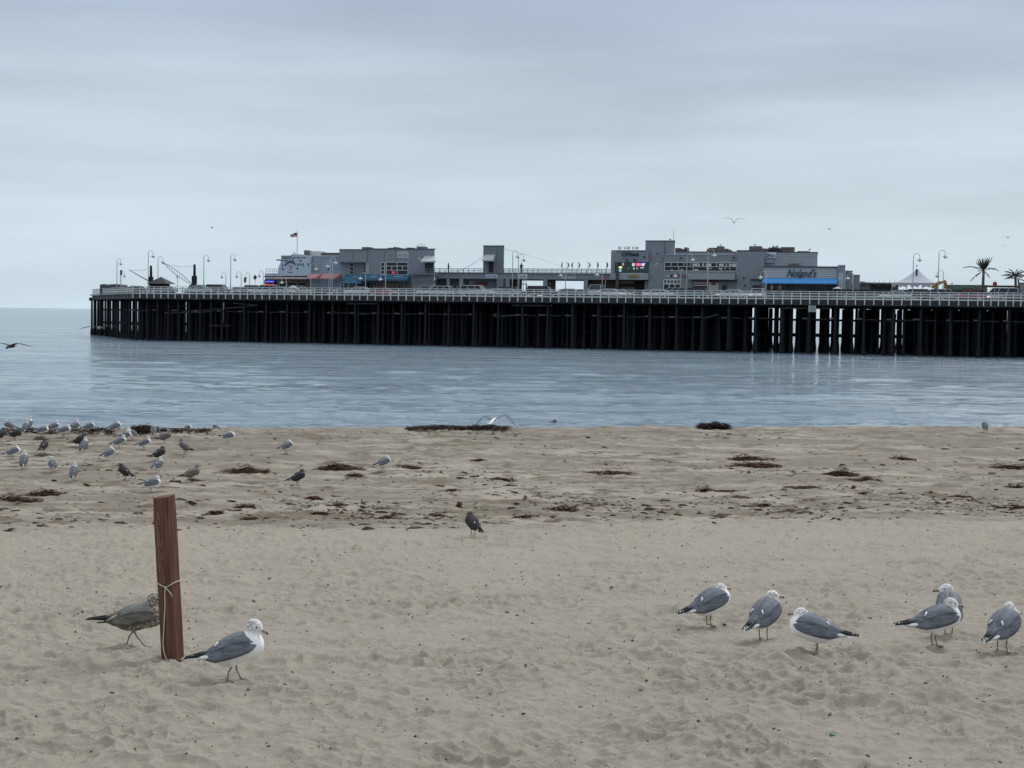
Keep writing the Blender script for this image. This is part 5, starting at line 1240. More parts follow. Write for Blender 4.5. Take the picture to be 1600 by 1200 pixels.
signpost(277, 430.5, 434.5, 2.6, 14, 'pole with a small box under the crane boom', METL); signpost(1554.2, 440, 447.8, 6.6, 6, 'red octagonal stop sign beside the white van', M('stop_red', (.22, .03, .035), .6), 'octagon'); signpost(945.5, 431.5, 437, 2.6, 12, 'narrow red notice beside the entrance lamp', M('muted_red', (.25, .06, .07), .8)); signpost(513, 418, 423, 2.8, 12, 'small red notice high on a pole at the red awnings', M('muted_red', (.25, .06, .07), .8))
Z_ = Bld('gantry_sign', 817.5, 9, 'white sign board on two poles with a dark frame below, by the bright opening', 'sign'); Z_.panel('board', M('white_board', (.52, .58, .60), .6), 811, 428.5, 824, 434.5, 9); Z_.marks('sign_marks', DKW, 812, 430, 823, 433, 9, 5, 9, .09)
for x in (817.5, 821.5): Z_.box('sign_pole', METL, x, 434, x + .9, None, 9.05, .1)
for x in (811.5, 822.5): Z_.box('frame_leg', DARK, x, 444, x + 1, None, 9.3, .1)
Z_.box('frame_beam', DARK, 811.5, 443.2, 823.5, 444.4, 9.3, .1)
V_ = Bld('pier_sign', 1269.7, -.1, 'small pale notice board fixed to the pier under the railing', 'sign'); V_.root.location.z -= 0; V_.panel('plate', M('weathered_white_plate', (.36, .40, .38), .8), 1263.3, 477.3, 1275, 487.4, -.1)
for y in (479, 482, 485): V_.marks('sign_marks', DKW, 1265, y - .8, 1273.5, y + .9, -.1, 6, int(y), .075)
# excavator
D_ = Bld('excavator', 1466, 20, 'yellow excavator with a folded arm between marquee and green container', 'excavator'); YEL = M('excavator_yellow', (.26, .17, .05), .7, var=.3, scale=2)
D_.box('tracks', DARK, 1458, 452, 1476, None, 20, 2.2); D_.box('cab', YEL, 1459, 446, 1466, 452, 20.2, 1.6)
for pts in ([(1455, 449.5), (1459, 446.3), (1468, 441.5), (1472, 441)], [(1472, 441), (1476, 439), (1477.3, 443), (1476.8, 450)]):
    P = [(D_.c(x, y)[0], .8, D_.c(x, y)[1]) for x, y in pts]; MB().tube(P, [.14, .26, .28, .16], 5).build('arm', YEL, D_.root)
D_.box('bucket', YEL, 1474.5, 447.5, 1478.5, 451, 20.3, .9)

# --- vehicles
CARP = {}
def car_mesh(kind, col):
    r = empty('parked_' + {'sedan': 'car', 'suv': 'car', 'pickup': 'pickup_truck', 'van': 'van'}[kind], (0, 0, 0)); KIDS[r.name] = []
    CM = M('car_%02x%02x%02x' % tuple(int(c * 255) for c in col), col, .3, var=.03, spec=.6)
    Ln, Wd, H, belt = {'sedan': (4.6, 1.8, 1.42, .88), 'suv': (4.75, 1.9, 1.72, 1.05), 'pickup': (5.4, 1.95, 1.82, 1.12), 'van': (5.1, 2.0, 2.05, 1.15)}[kind]
    h = Ln / 2; low = .28
    prof = {'sedan': [(-h, .55, .80), (-h + .12, .45, .92), (-h + 1., .40, .95), (-.2, .3, .93), (h - 1.3, .3, .90), (h - .5, .35, .78), (h - .1, .42, .66), (h, .5, .58)],
            'suv': [(-h, .5, .95), (-h + .1, .4, 1.05), (0, .35, 1.08), (h - 1.2, .35, 1.05), (h - .4, .4, .98), (h - .05, .48, .8), (h, .52, .72)],
            'pickup': [(-h, .55, 1.05), (-h + .1, .45, 1.12), (0, .42, 1.14), (h - 1.2, .42, 1.12), (h - .4, .45, 1.06), (h - .05, .5, .85), (h, .55, .75)],
            'van': [(-h, .45, 1.15), (0, .38, 1.18), (h - 1.0, .38, 1.15), (h - .3, .4, 1.0), (h, .5, .75)]}[kind]
    b = MB(); rings = []
    for x, z0, z1 in prof:
        k = 1 - .10 * (abs(x) / h) ** 4; w_ = Wd / 2 * k
        rings.append([(x, y, z) for y, z in ((-w_ * .9, z0), (-w_, z0 + .12), (-w_, z1 - .18), (-w_ * .9, z1), (w_ * .9, z1), (w_, z1 - .18), (w_, z0 + .12), (w_ * .9, z0))])
    b.loft(rings); b.build('body', CM, r, True)
    c0, c1, t0, t1 = {'sedan': (-1.75, 1.05, -1.05, .35), 'suv': (-2.25, 1.05, -2.05, .45), 'pickup': (-2.45, 1.15, -2.3, .65), 'van': (-2.45, 1.75, -2.35, .95)}[kind]
    zb = belt - .03; zt = H - .07; wb, wt = Wd / 2 * .93, Wd / 2 * .76
    b = MB(); b.add([(c0, -wb, zb), (c1, -wb, zb), (c1, wb, zb), (c0, wb, zb), (t0, -wt, zt), (t1, -wt, zt), (t1, wt, zt), (t0, wt, zt)], [(3, 2, 1, 0), (4, 5, 6, 7), (0, 1, 5, 4), (1, 2, 6, 5), (2, 3, 7, 6), (3, 0, 4, 7)]); b.build('windows', GLS, r)
    b = MB(); b.box(t0 - .03, t1 + .03, -wt - .015, wt + .015, zt, H); rf = b.build('roof', CM, r)
    for fx in (0, .36, .70, 1.0):
        xb = c0 + (c1 - c0) * fx; xt = t0 + (t1 - t0) * fx
        for s in (-1, 1):
            b = MB(); b.tube([(xb, s * (wb + .005), zb), (xt, s * (wt + .005), zt + .02)], .045 if fx in (0, 1.) else .035, 4); b.build('pillar', CM, r)
    for x in (-h * .62, h * .64):
        for s in (-1, 1):
            b = MB(); n = 14; b.loft([[(x + q_ * math.cos(q), s * y, .33 + q_ * math.sin(q)) for q in [2 * math.pi * k / n for k in range(n)]] for q_, y in ((.33, Wd / 2 - .2), (.33, Wd / 2 + .005))]); wh = b.build('wheel', M('tyre_black', (.02, .02, .02), .9), r); KIDS[wh.name] = []
            b = MB(); b.loft([[(x + q_ * math.cos(q), s * y, .33 + q_ * math.sin(q)) for q in [2 * math.pi * k / n for k in range(n)]] for q_, y in ((.2, Wd / 2), (.19, Wd / 2 + .02))]); b.build('rim', METL, wh)
    for s in (-1, 1):
        zf = prof[-2][2] - .12; MB().box(h - .12, h + .005, s * Wd * .36 - .17, s * Wd * .36 + .17, zf - .08, zf + .06).build('headlight', M('lamp_glass', (.6, .6, .58), .2), r)
        zr = prof[0][2] - .05; MB().box(-h - .008, -h + .1, s * Wd * .38 - .12, s * Wd * .38 + .12, zr - .2, zr).build('tail_light', M('tail_red', (.25, .02, .02), .3), r)
    return r
WH, SI, DG, BK, MR, RD, BL, BE = (.55, .57, .58), (.30, .33, .35), (.07, .075, .085), (.02, .022, .026), (.07, .04, .045), (.30, .02, .035), (.05, .08, .14), (.35, .34, .30)
def car(kind, col, px, V, orient, label):
    key = (kind, col)
    if key not in CARP: r = CARP[key] = car_mesh(kind, col)
    else: r = copy_tree(CARP[key])
    s_, _ = PF(px, 458, V); r.location = W(s_, V, zdeck(s_) - .0)
    r.rotation_euler = (0, 0, PROT + {'R': 0, 'L': math.pi, 'F': -math.pi / 2, 'B': math.pi / 2}[orient] + rnd.uniform(-.04, .04)); tag(r, label, {'pickup': 'pickup truck', 'van': 'van'}.get(kind, 'car'), 'vehicles parked on the pier')
for a in [('suv', DG, 344, 9, 'R', 'dark grey off-roader with a sloping rear between the crane and a pier lamp'), ('sedan', (.38, .46, .50), 309, 3.2, 'L', 'pale bluish car behind the railing below the crane mast'), ('suv', BK, 305, 12, 'F', 'dark car right under the crane mast'), ('sedan', BK, 216, 10, 'R', 'dark car left of the pyramid-roofed hut'), ('sedan', BK, 372, 12, 'F', 'dark car right of the dark grey off-roader'), ('suv', WH, 414, 9, 'L', 'white car below the blue and red neon sign'), ('suv', DG, 391, 12, 'F', 'black car with white outline below the diamond sign'),
    ('suv', BE, 468, 14, 'R', 'beige-grey vehicle in front of the painted gable'), ('sedan', SI, 440, 5, 'R', 'silver car behind the railing left of the painted gable'), ('sedan', BK, 503, 12, 'L', 'dark green-black car in front of the left red awning'), ('sedan', DG, 640, 11, 'R', 'dark car below the right navy awning'), ('sedan', WH, 560, 4.5, 'L', 'white car low behind the railing at the pyramid-roof kiosk'), ('sedan', RD, 598, 4.5, 'R', 'faded red car low behind the railing at the navy awnings'),
    ('suv', SI, 666, 9, 'F', 'silver off-roader left of the white windowed truck'), ('suv', WH, 684, 8.5, 'L', 'white truck with side windows left of the silver hatchback'), ('suv', SI, 722, 10, 'L', 'silver hatchback left of the large white pickup'), ('pickup', WH, 745, 7, 'R', 'large white pickup with a hard top below the small tower'), ('sedan', WH, 776, 11, 'F', 'white car nose-on right of the large white pickup'), ('sedan', SI, 789, 8, 'L', 'silver saloon left of the twin lamps'), ('suv', MR, 802, 12, 'R', 'dark-windowed wagon behind the twin lamps'),
    ('pickup', MR, 850, 8, 'R', 'long maroon-grey truck in the bright opening'), ('sedan', SI, 884, 9, 'F', 'silver car below the grey terrace sign'), ('sedan', BL, 893, 8, 'R', 'bluish saloon right below the grey terrace sign'), ('sedan', BK, 914, 12, 'R', 'dark low car left of the silver van'), ('van', SI, 932, 7.5, 'F', 'silver van nose-on in front of the brown entrance'), ('sedan', WH, 956, 6, 'R', 'white saloon in front of the bar windows'), ('sedan', SI, 971, 9, 'R', 'silver saloon left of the black truck'), ('suv', BK, 984, 12, 'B', 'tall black truck in the restaurant entrance'),
    ('sedan', SI, 1014, 10, 'F', 'grey car right of the black truck'), ('sedan', WH, 1026, 7.5, 'L', 'white car below the porthole'), ('suv', SI, 1050, 10, 'L', 'silver off-roader below the white-framed windows'), ('sedan', BL, 1078, 8, 'L', 'blue-black saloon right of the white-framed windows'), ('suv', MR, 1097, 10, 'R', 'dark wagon in front of the striped shopfront'), ('sedan', BE, 1121, 11, 'F', 'beige car below the cream menu board'), ('suv', WH, 1184, 10, 'F', 'white car nose-on at the left end of the blue awning'), ('sedan', WH, 1150, 5, 'R', 'white saloon low behind the railing left of the blue awning'),
    ('sedan', WH, 1398, 5, 'L', 'white saloon alone on the road left of the marquee'), ('suv', BK, 1426, 8, 'L', 'black off-roader below the pale marquee'), ('sedan', MR, 1456, 7, 'R', 'dark low car below the excavator'), ('suv', SI, 1479, 7, 'R', 'pale van left of the red car'), ('suv', RD, 1514, 7, 'L', 'bright red off-roader by the green container'), ('sedan', BE, 1538, 10, 'F', 'beige car left of the stop sign'), ('van', WH, 1562, 12, 'L', 'white van under the dark shelter'), ('sedan', DG, 1585, 8, 'L', 'grey car beside the bushy palm'), ('sedan', DG, 255, 8, 'L', 'dark saloon in front of the pyramid-roofed hut')]: car(*a)
# small white gable-topped booths among the cars
for px, V, pk, base, lb in ((455.5, 11, 445.5, 450.5, 'small pale peaked tent among the cars before the painted gable'), (1483.5, 9, 453, 458.5, 'small pale peaked tent beside the pale van'), (1308, 14, 447.5, 451, 'flat pale canopy at the right end of the blue awning')):
    I_ = Bld('small_tent', px, V, lb, 'tent', 'small pale tents on the pier'); a, zt = I_.c(px, pk); l_, zb = I_.c(px - 7, base); r_, _ = I_.c(px + 7, base)
    m = MB(); m.add([(l_, 0, zb), (r_, 0, zb), (r_, 1.4, zb), (l_, 1.4, zb), (a, .7, zt)], [(0, 1, 4), (1, 2, 4), (2, 3, 4), (3, 0, 4), (3, 2, 1, 0)]); m.build('cover', M('pale_tarpaulin', (.36, .40, .40), .8), I_.root)
    for x in (l_ + .05, r_ - .05): MB().tube([(x, .1, -.05), (x, .1, zb)], .025, 4).build('tent_leg', METL, I_.root)
# people as small figures by the terrace
SK = M('skin', (.30, .19, .14), .6)
def person(px, pyb, V, label, top, legc, h=1.72):
    s_, z_ = PF(px, pyb, V); r = empty('person', W(s_, V, z_), PROT + rnd.uniform(-2, 2), label, 'person'); KIDS[r.name] = []
    b = MB(); 
    def ringz(x, y, z, rx, ry): return [(x + rx * math.cos(q), y + ry * math.sin(q), z) for q in [2 * math.pi * k / 8 for k in range(8)]]
    b.loft([ringz(0, 0, .78, .15, .11), ringz(0, 0, 1.0, .16, .11), ringz(0, 0, 1.25, .19, .12), ringz(0, 0, 1.40, .20, .11), ringz(0, 0, 1.47, .07, .06), ringz(0, 0, 1.52, .055, .055)]); 
    for s in (-1, 1): b.tube([(s * .19, 0, 1.38), (s * .25, .02, 1.1), (s * .23, .10, .86)], [.055, .045, .035], 6)
    b.build('body', top, r, True); b = MB(); b.ell((0, .01, 1.62), (.085, .10, .12), 8, 6); b.build('head', SK, r, True); b = MB(); b.ell((0, -.02, 1.66), (.092, .10, .10), 8, 6); b.build('hair', BRN, r, True)
    b = MB()
    for s in (-1, 1): b.tube([(s * .085, 0, .84), (s * .09, .03, .45), (s * .10, 0, .05), (s * .10, .12, .03)], [.095, .065, .05, .04], 7)
    b.build('trousers', legc, r, True)
CLD = M('dark_cloth', (.04, .045, .06), .9); CLR = M('rust_cloth', (.20, .10, .08), .9); CLG = M('grey_cloth', (.18, .19, .21), .9)
person(700.5, 427, 25, 'person in dark clothes standing on the terrace left of the small tower', CLD, CLD); person(814.5, 427, 25, 'person in dark clothes standing on the terrace above the white gantry sign', CLD, CLD)
person(788.5, 455, 21.5, 'dark figure in the narrow gap beside the tower', CLD, CLD); person(1218, 462.5, 15, 'person in rust-coloured top under the blue awning', CLR, CLD); person(1205.5, 462.5, 15, 'person in pale top near the left end of the blue awning', CLG, CLD)
# gulls perched high up
for px, py, V, h, lb in ((457.5, 396.5, 23.5, 10, 'gull perched on the gable of the blue-grey restaurant'), (1046, 375.8, 22, 10, 'gull perched on the stair tower roof'), (1125, 384.6, 28, 20, 'gull perched on the roof plant above the dining windows'), (1179, 384.4, 27, 170, 'gull perched on the roof box right of the dining windows'), (1264.5, 391.5, 24, 20, 'gull on the roof near the right end of the upper block'), (1487.5, 445, 22.5, 20, 'gull on the green container roof'), (1432.5, 417.2, 28, 30, 'gull on the peak of the marquee')):
    s_, z_ = PF(px, py, V); r = copy_tree(PC['a_hun']); r.location = W(s_, V + .6, z_); r.rotation_euler = (0, 0, R(h)); r.scale = (1, 1, 1); tag(r, lb, 'gull', 'gulls perched on the pier roofs')
O_.box('vent_post', METL, 1263.6, 391.8, 1265.6, 394.5, 24.4, .4)
# ------------------------------------------------------------------ the wooden post and its rope
pb = GP(270, 1028)
post_w, post_d = .118, .085
def wood(name, col, dark, sc_):
    m = bpy.data.materials.new(name); m.use_nodes = True
    t = m.node_tree; p = t.nodes['Principled BSDF']; p.inputs['Roughness'].default_value = .8; p.inputs['Specular IOR Level'].default_value = .2
    co = t.nodes.new('ShaderNodeTexCoord'); mp = t.nodes.new('ShaderNodeMapping'); mp.inputs['Scale'].default_value = (sc_, sc_, sc_ * .035)
    n = t.nodes.new('ShaderNodeTexNoise'); n.inputs['Scale'].default_value = 1; n.inputs['Detail'].default_value = 7; n.inputs['Roughness'].default_value = .65
    n.inputs['Distortion'].default_value = .6
    t.links.new(co.outputs['Object'], mp.inputs[0]); t.links.new(mp.outputs[0], n.inputs['Vector'])
    r = t.nodes.new('ShaderNodeValToRGB'); e = r.color_ramp.elements; e[0].position = .34; e[0].color = (*dark, 1); e[1].position = .62; e[1].color = (*col, 1)
    k = r.color_ramp.elements.new(.80); k.color = (col[0] * 1.6, col[1] * 1.9, col[2] * 2.1, 1)
    t.links.new(n.outputs['Fac'], r.inputs[0]); t.links.new(r.outputs[0], p.inputs['Base Color'])
    b = t.nodes.new('ShaderNodeBump'); b.inputs['Strength'].default_value = .5; b.inputs['Distance'].default_value = .003
    t.links.new(n.outputs['Fac'], b.inputs['Height']); t.links.new(b.outputs[0], p.inputs['Normal'])
    return m
POSTM = wood('red_brown_timber', (.160, .074, .047), (.056, .030, .021), 85)
post = empty('wooden_post', pb, 0, 'reddish-brown square timber post leaning left, pushed into the sand', 'post'); KIDS[post.name] = []
post.rotation_euler = (R(-1.0), R(-4.9), R(-24))
hh = 1.055
bm = bmesh.new()
for i in range(9):
    z = -.3 + (hh + .3) * i / 8
    for x, y in ((-1, -1), (1, -1), (1, 1), (-1, 1)):
        bm.verts.new((x * post_w / 2 + rnd.uniform(-.0015, .0015), y * post_d / 2 + rnd.uniform(-.0015, .0015), z + (x * .003 + y * .006 if i == 8 else 0)))
bm.verts.ensure_lookup_table()
for i in range(8):
    for k in range(4): bm.faces.new([bm.verts[i * 4 + k], bm.verts[i * 4 + (k + 1) % 4], bm.verts[i * 4 + 4 + (k + 1) % 4], bm.verts[i * 4 + 4 + k]])
bm.faces.new([bm.verts[32 + k] for k in range(4)]); bm.faces.new([bm.verts[3 - k] for k in range(4)])
bmesh.ops.bevel(bm, geom=[e for e in bm.edges if abs((e.verts[0].co - e.verts[1].co).normalized().z) > .9], offset=.005, segments=2, affect='EDGES')
me = bpy.data.meshes.new('timber'); bm.to_mesh(me); bm.free(); me.materials.append(POSTM)
KIDS[post.name].append(link('timber', me, post))
# pale scrawled strokes running up the left part of the front face
CH = M('pale_chalk', (.36, .22, .16), .9, var=.3, scale=60)
b = MB(); fy = -post_d / 2 - .0008
def stroke(pts, wd=.0022):
    for (x0, z0), (x1, z1) in zip(pts, pts[1:]):
        d = Vector((x1 - x0, 0, z1 - z0)); n_ = Vector((-d.z, 0, d.x)).normalized() * wd / 2
        a = Vector((x0, fy, z0)); c = Vector((x1, fy, z1))
        b.add([a - n_, c - n_, c + n_, a + n_], [(0, 1, 2, 3)])
X = -.018
for s in ([(X - .010, .955), (X - .010, .915), (X + .006, .915)], [(X + .004, .955), (X + .003, .875)], [(X - .012, .86), (X - .006, .80), (X + .008, .81)],
          [(X - .008, .79), (X - .004, .735), (X + .014, .74)], [(X + .012, .78), (X + .010, .72)], [(X - .006, .705), (X - .002, .655), (X + .016, .66)],
          [(X + .016, .70), (X + .014, .64)], [(X - .004, .63), (X, .585), (X + .014, .58)], [(X + .002, .56), (X + .012, .53), (X + .010, .505), (X - .002, .50)],
          [(X - .022, .90), (X - .020, .70), (X - .017, .56)]): stroke(s)
b.build('chalk_mark', CH, post)
ROPE = M('cream_rope', (.50, .46, .38), .9, var=.2, scale=120)
rope = empty('rope', pb, 0, 'thin cream rope knotted round the wooden post with one end hanging to the sand', 'rope'); rope.rotation_euler = post.rotation_euler; KIDS[rope.name] = []
hw, hd = post_w / 2 + .004, post_d / 2 + .004
b = MB(); zr = .485
loop = [(-hw, -hd, zr + .012), (-.02, -hd - .001, zr - .008), (.012, -hd - .003, zr - .020), (hw * .7, -hd - .001, zr - .006), (hw, -hd, zr + .004), (hw, 0, zr + .012), (hw, hd, zr + .014), (0, hd, zr + .01), (-hw, hd, zr + .014), (-hw, 0, zr + .012), (-hw, -hd, zr + .012)]
b.tube(loop, .0038, 6); b.build('loop', ROPE, rope, True)
b = MB(); b.ell((.012, -hd - .006, zr - .020), (.009, .006, .008), 8, 6); b.build('knot', ROPE, rope, True)
b = MB(); b.tube([(.012, -hd - .006, zr - .022), (.004, -hd - .006, zr - .06), (.001, -hd - .004, zr - .12), (-.008, -hd - .005, zr - .20), (-.022, -hd - .004, zr - .30), (-.032, -hd - .005, zr - .38), (-.028, -hd - .008, zr - .43), (-.012, -hd - .014, zr - .475), (.014, -hd - .025, zr - .492)], .0038, 6)
b.build('hanging_end', ROPE, rope, True)
b = MB(); b.tube([(.012, -hd - .008, zr - .020), (.035, -hd - .012, zr - .034), (.055, -hd - .014, zr - .055), (.066, -hd - .010, zr - .078)], .0034, 6); b.build('loose_end', ROPE, rope, True)

# ------------------------------------------------------------------ seaweed, litter
KELP = [M('dark_brown_kelp', (.040, .021, .014), .9, var=.6, scale=9, spec=.1), M('reddish_kelp', (.105, .046, .030), .9, var=.5, scale=9, spec=.1), M('black_kelp', (.016, .012, .011), .9, var=.4, scale=9, spec=.1)]
def ribbon(mb, p, ln, wd, r, flat=.4, mi=0, rise=1.):
    a = r.uniform(0, 6.28); pitch = r.uniform(-.3, .7) * rise; n = 5; pts = []; q = Vector(p)
    for i in range(n + 1):
        pts.append(q.copy()); q = q + Vector((math.cos(a) * math.cos(pitch), math.sin(a) * math.cos(pitch), math.sin(pitch) * flat)) * (ln / n)
        a += r.uniform(-.7, .7); pitch -= r.uniform(0, .5)
    s = []
    for i, c in enumerate(pts):
        d = (pts[min(i + 1, n)] - pts[max(i - 1, 0)]).normalized(); sd_ = d.cross(Vector((r.uniform(-.5, .5), r.uniform(-.5, .5), 1))).normalized()
        w_ = wd * (1 - abs(i / n - .4) * 1.2) / 2
        s += [c - sd_ * w_, c + sd_ * w_]
    mb.add(s, [(2 * i, 2 * i + 1, 2 * i + 3, 2 * i + 2) for i in range(n)], mi)
def seaweed(px, py, wpx, hpx, label, mats=(0, 1), dense=1., group='heaps of seaweed washed up on the sand'):
    r = random.Random(int(px * 7 + py)); p = GP(px, py); sc_ = FPX / p.y
    rx = wpx / 2 / sc_; hz = max(.03, hpx * 1.05 / sc_); ry = max(.10, min(rx * .7, .6)); rx *= 1.2
    gx = np.linspace(-rx, rx, 24); gy = np.linspace(-ry, ry, 12); gz = sand_z(*[q.ravel() + o for q, o in zip(np.meshgrid(gx, gy), (p.x, p.y))]).reshape(12, 24) - p.z
    mb = MB(); n = int((90 + 520 * rx * ry / .3) * dense); n = min(n, 1100)
    for k in range(n):
        a = r.uniform(0, 6.28); q = r.random() ** .6
        x, y = rx * q * math.cos(a), ry * q * math.sin(a)
        lump = .6 + .4 * math.sin(x * 9 + px) * math.cos(y * 7)
        z = float(gz[int((y / ry + 1) * 5.5 + .5), int((x / rx + 1) * 11.5 + .5)]) + hz * max(0, 1 - q ** 1.6) * lump * r.random() + .003
        ribbon(mb, (x, y, z), r.uniform(.06, .20) * (1 if rx > .3 else .7), r.uniform(.012, .035), r, mi=0 if r.random() < .6 else 1)
    # matted core
    if hz > .035:
        rings = []
        for i in range(5):
            t = i / 4; rings.append([(rx * .78 * math.cos(q) * math.cos(t * 1.5) * (1 + .2 * math.sin(5 * q + px)), ry * .7 * math.sin(q) * math.cos(t * 1.5), -.03 + hz * .38 * math.sin(t * 1.5) * (1 + .3 * math.sin(3 * q))) for q in [2 * math.pi * k / 16 for k in range(16)]])
        mb.loft(rings)
    o = mb.build('seaweed_heap', [KELP[mats[0]], KELP[mats[1]]], None, False, loc=p, fix=False)
    tag(o, label, 'seaweed', group); return o
for a in [
    (386, 737, 64, 16, 'long reddish seaweed heap between the flock and the lone dark gull'), (531, 732, 70, 18, 'largest brown seaweed heap, left of the gull on thin legs'),
    (556, 741, 26, 5, 'thin seaweed strip trailing off the largest brown heap'), (1172, 718, 62, 14, 'upper lump of the double seaweed heap at centre right'),
    (1180, 728, 70, 11, 'lower lump of the double seaweed heap at centre right'), (1314, 742, 52, 16, 'brown seaweed heap with a tail pointing right'),
    (1352, 750, 44, 5, 'thin tail of seaweed right of the brown heap at right'), (1256, 763, 46, 8, 'low reddish seaweed strip below the double heap'),
    (1411, 718, 34, 12, 'compact seaweed heap in the upper right of the beach'), (1582, 732, 62, 14, 'seaweed heap at the right edge of the beach'),
    (1102, 767, 28, 11, 'small round tuft of seaweed at centre right'), (1135, 768, 34, 4, 'flat seaweed strip beside the small round tuft'),
    (1592, 761, 36, 8, 'lower seaweed strip at the right edge of the beach'), (72, 770, 56, 9, 'narrow seaweed heap left of the wooden post'),
    (22, 782, 74, 16, 'broad reddish seaweed heap at the left edge of the beach'), (708, 767, 20, 8, 'small rounded lump of seaweed near the middle of the beach'),
    (384, 792, 30, 8, 'dark seaweed clump right of the post top'), (338, 802, 22, 9, 'round dark seaweed tuft nearest the post'),
    (388, 811, 20, 6, 'small seaweed tuft below the dark clump'), (305, 751, 18, 6, 'small seaweed lump at the feet of the greyish-brown gull'),
    (274, 752, 10, 4, 'tiny reddish seaweed lump behind the gull above the post'), (955, 739, 66, 4, 'long thin seaweed streak in the middle of the beach'),
    (747, 719, 20, 6, 'small flat seaweed scrap in the upper middle'), (785, 748, 38, 4, 'thin seaweed thread line in the middle of the beach'),
    (640, 731, 30, 5, 'thin seaweed strip right of the gull on thin legs'), (1192, 790, 18, 5, 'small seaweed scrap below the double heap'),
    (1350, 772, 16, 4, 'short dark seaweed scrap below the brown heap at right'), (880, 795, 44, 7, 'curled seaweed stems in the middle of the beach'),
    (680, 806, 26, 5, 'small seaweed strip left above the lone dark gull'), (490, 778, 18, 5, 'small seaweed scrap below the lone dark gull'),
    (530, 790, 22, 6, 'dark seaweed scrap in front of the largest heap'), (820, 808, 34, 4, 'thin forked seaweed stem right of the lone middle gull'),
    (1500, 776, 34, 4, 'thin seaweed streak low at the right'), (690, 760, 12, 5, 'black seaweed scrap beside the small rounded lump')]:
    seaweed(*a)
def crest_weed(x0, x1, n, hmax, label, py):
    r = random.Random(x0); c = GP((x0 + x1) / 2, py); mb = MB(); G = [[GP(x0 + (x1 - x0) * i / 24, py + o) for i in range(25)] for o in (-1.5, 0, 2)]
    for k in range(n):
        px = r.uniform(x0, x1); t = (px - x0) / (x1 - x0); g = G[r.randrange(3)]; i = min(int(t * 24), 23); p = g[i].lerp(g[i + 1], t * 24 - i) + Vector((0, r.uniform(-.3, .3), 0)); e = (.35 + .65 * abs(math.sin(t * 7 + x0))) * (1 - abs(t - .55) ** 3 * 4)
        ribbon(mb, (p.x - c.x, p.y - c.y, p.z - c.z + r.random() * hmax * max(e, .1)), r.uniform(.1, .3), r.uniform(.03, .06), r, mi=r.randint(0, 1))
    tag(mb.build('seaweed_heap', [KELP[2], KELP[0]], None, False, loc=c, fix=False), label, 'seaweed', 'heaps of seaweed washed up on the sand')
crest_weed(637, 792, 1050, .075, 'long black bank of seaweed on the crest of the beach under the low-flying gull', 668.5)
crest_weed(1094, 1136, 900, .17, 'black mound of seaweed on the crest of the beach at centre right', 667)
crest_weed(208, 240, 500, .12, 'dark bank of seaweed by the water inside the flock', 672)
crest_weed(0, 180, 700, .03, 'low dark seaweed line along the water behind the flock', 672)
crest_weed(240, 330, 260, .03, 'thin dark seaweed line along the water right of the flock', 672.5)

# small scraps, chips and shell bits lying about: nobody could count them
def scatter(name, label, cat, mats, gen, n, seed):
    r = random.Random(seed); mb = MB(); pts = [gen(r) for _ in range(n)]
    xs = np.array([p[0] for p in pts]); ys = np.array([p[1] for p in pts]); zs = sand_z(xs, ys)
    for (x, y, ln, wd, hgt), z in zip(pts, zs):
        a = r.gauss(0, .8); ca, sa = math.cos(a), math.sin(a); z = float(z); k = r.uniform(.5, 1)
        v = [(-ln / 2, -wd * .3, 0), (0, -wd / 2, 0), (ln / 2, wd * .1, 0), (0, wd / 2, 0), (-ln * .25 * k, 0, hgt), (ln * .2, wd * .1 * k, hgt * k)]
        v = [(x + p * ca - q * sa, y + p * sa + q * ca, z + h_ - .001) for p, q, h_ in v]
        mb.add(v, [(0, 1, 4), (1, 5, 4), (1, 2, 5), (2, 3, 5), (3, 4, 5), (3, 0, 4)], r.randrange(len(mats)))
    o = mb.build(name, mats, None, False, fix=False); tag(o, label, cat, kind='stuff')
def g_near(r):
    d = 6.2 + 17 * r.random() ** 1.3; s = min(.017, math.exp(r.gauss(math.log(.0075), .45))) * (.75 + d / 30); return (d * r.uniform(-.37, .37), d, s * r.uniform(.8, 2.4), s, s * .6)
def g_far(r):
    while 1:
        d = r.uniform(21.5, 41); x = d * r.uniform(-.37, .37); q = d - .22 * x
        pr = .06 + math.exp(-((q - 25.4) / 1.9) ** 2) + .14 * math.exp(-((q - 32) / 3) ** 2) + .3 * math.exp(-((q - 40) / 1.5) ** 2)
        if q > 22.6 and q < 41.2 and r.random() < pr * (.3 + 1.5 * max(0, math.sin(x * 1.3 + d * .7) * math.sin(x * .37 + 2))): break
    s = math.exp(r.gauss(math.log(.016), .6)); return (x, d, s * r.uniform(2, 6), s, s * .6)
scatter('beach_debris', 'dark twig and bark chips strewn over the dry sand', 'debris', [M('dark_chip', (.035, .026, .02), .8), M('brown_chip', (.08, .055, .035), .8), M('grey_chip', (.10, .095, .085), .8)], g_near, 4200, 5)
scatter('seaweed_scraps', 'torn scraps of dry seaweed strewn over the raked sand', 'seaweed', [KELP[0], M('faded_kelp', (.075, .05, .032), .8), M('dry_kelp', (.045, .032, .022), .8)], g_far, 4600, 6)
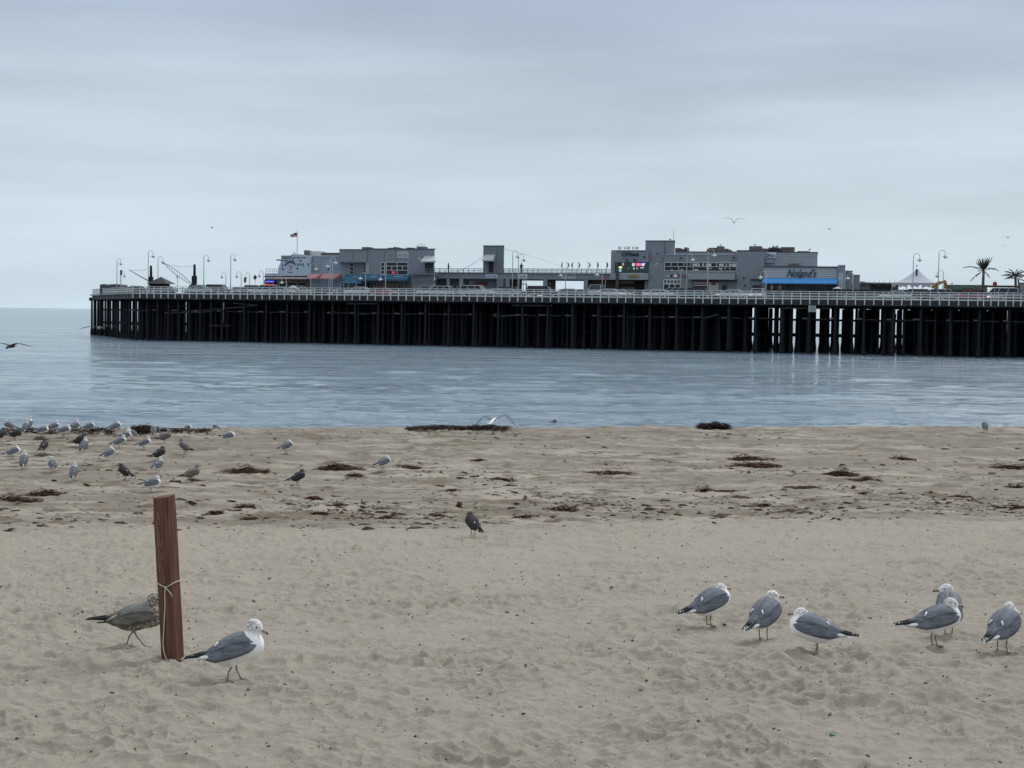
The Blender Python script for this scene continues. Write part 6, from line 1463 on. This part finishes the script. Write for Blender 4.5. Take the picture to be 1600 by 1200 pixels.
scatter('shell_bits', 'tiny white shell bits on the sand', 'shells', [M('shell_white', (.72, .70, .66), .6)], lambda r: (lambda d: (d * r.uniform(-.36, .36), d, .012 * r.uniform(.6, 1.6) * d / 12, .008 * d / 12, .004))(r.uniform(7, 32)), 60, 9)
# a green bottle cap half sunk in the sand
p = GP(1301, 1149); b = MB(); n = 18; rings = []
for rr_, z in ((.016, -.004), (.0165, .002), (.0155, .0065), (.013, .0078), (.0125, .0066)): rings.append([(rr_ * (1 + (.03 if k % 2 and z < .004 else 0)) * math.cos(2 * math.pi * k / n), rr_ * math.sin(2 * math.pi * k / n), z) for k in range(n)])
b.loft(rings); o = b.build('bottle_cap', M('green_plastic', (.02, .13, .065), .45, var=.1, scale=80), None, False, loc=p + Vector((0, 0, .004))); o.rotation_euler = (R(14), 0, .4)
tag(o, 'small green bottle cap lying on the sand near the bottom edge', 'bottle cap')
# small feathers
FEA = M('white_feather', (.62, .61, .58), .8)
for px, py, sz, up_, lb in ((190, 889, .09, 1, 'thin white feather sticking up from the sand left of the post'), (1273, 1187, .035, 0, 'white feather scrap at the bottom edge beside a dark twig'), (752, 1052, .06, 0, 'small pale feather on the sand in the lower middle')):
    p = GP(px, py); b = MB(); r = random.Random(px)
    pts = [(i / 6 * sz * .6, 0, (i / 6) * sz * (.9 if up_ else .12) + .002) for i in range(7)]
    for i in range(6):
        x0, _, z0 = pts[i]; x1, _, z1 = pts[i + 1]; w0 = .007 * math.sin(math.pi * (i / 6 * .8 + .12)); w1 = .007 * math.sin(math.pi * ((i + 1) / 6 * .8 + .12))
        b.add([(x0, -w0, z0), (x1, -w1, z1), (x1, 0, z1 + .003), (x0, 0, z0 + .003), (x0, w0, z0), (x1, w1, z1)], [(0, 1, 2, 3), (3, 2, 5, 4)])
    b.tube([(-.01, 0, 0)] + [(x, y, z + .002) for x, y, z in pts], .0008, 4)
    o = b.build('feather', FEA, None, loc=p, fix=False); o.rotation_euler = (0, 0, r.uniform(0, 6)); tag(o, lb, 'feather')
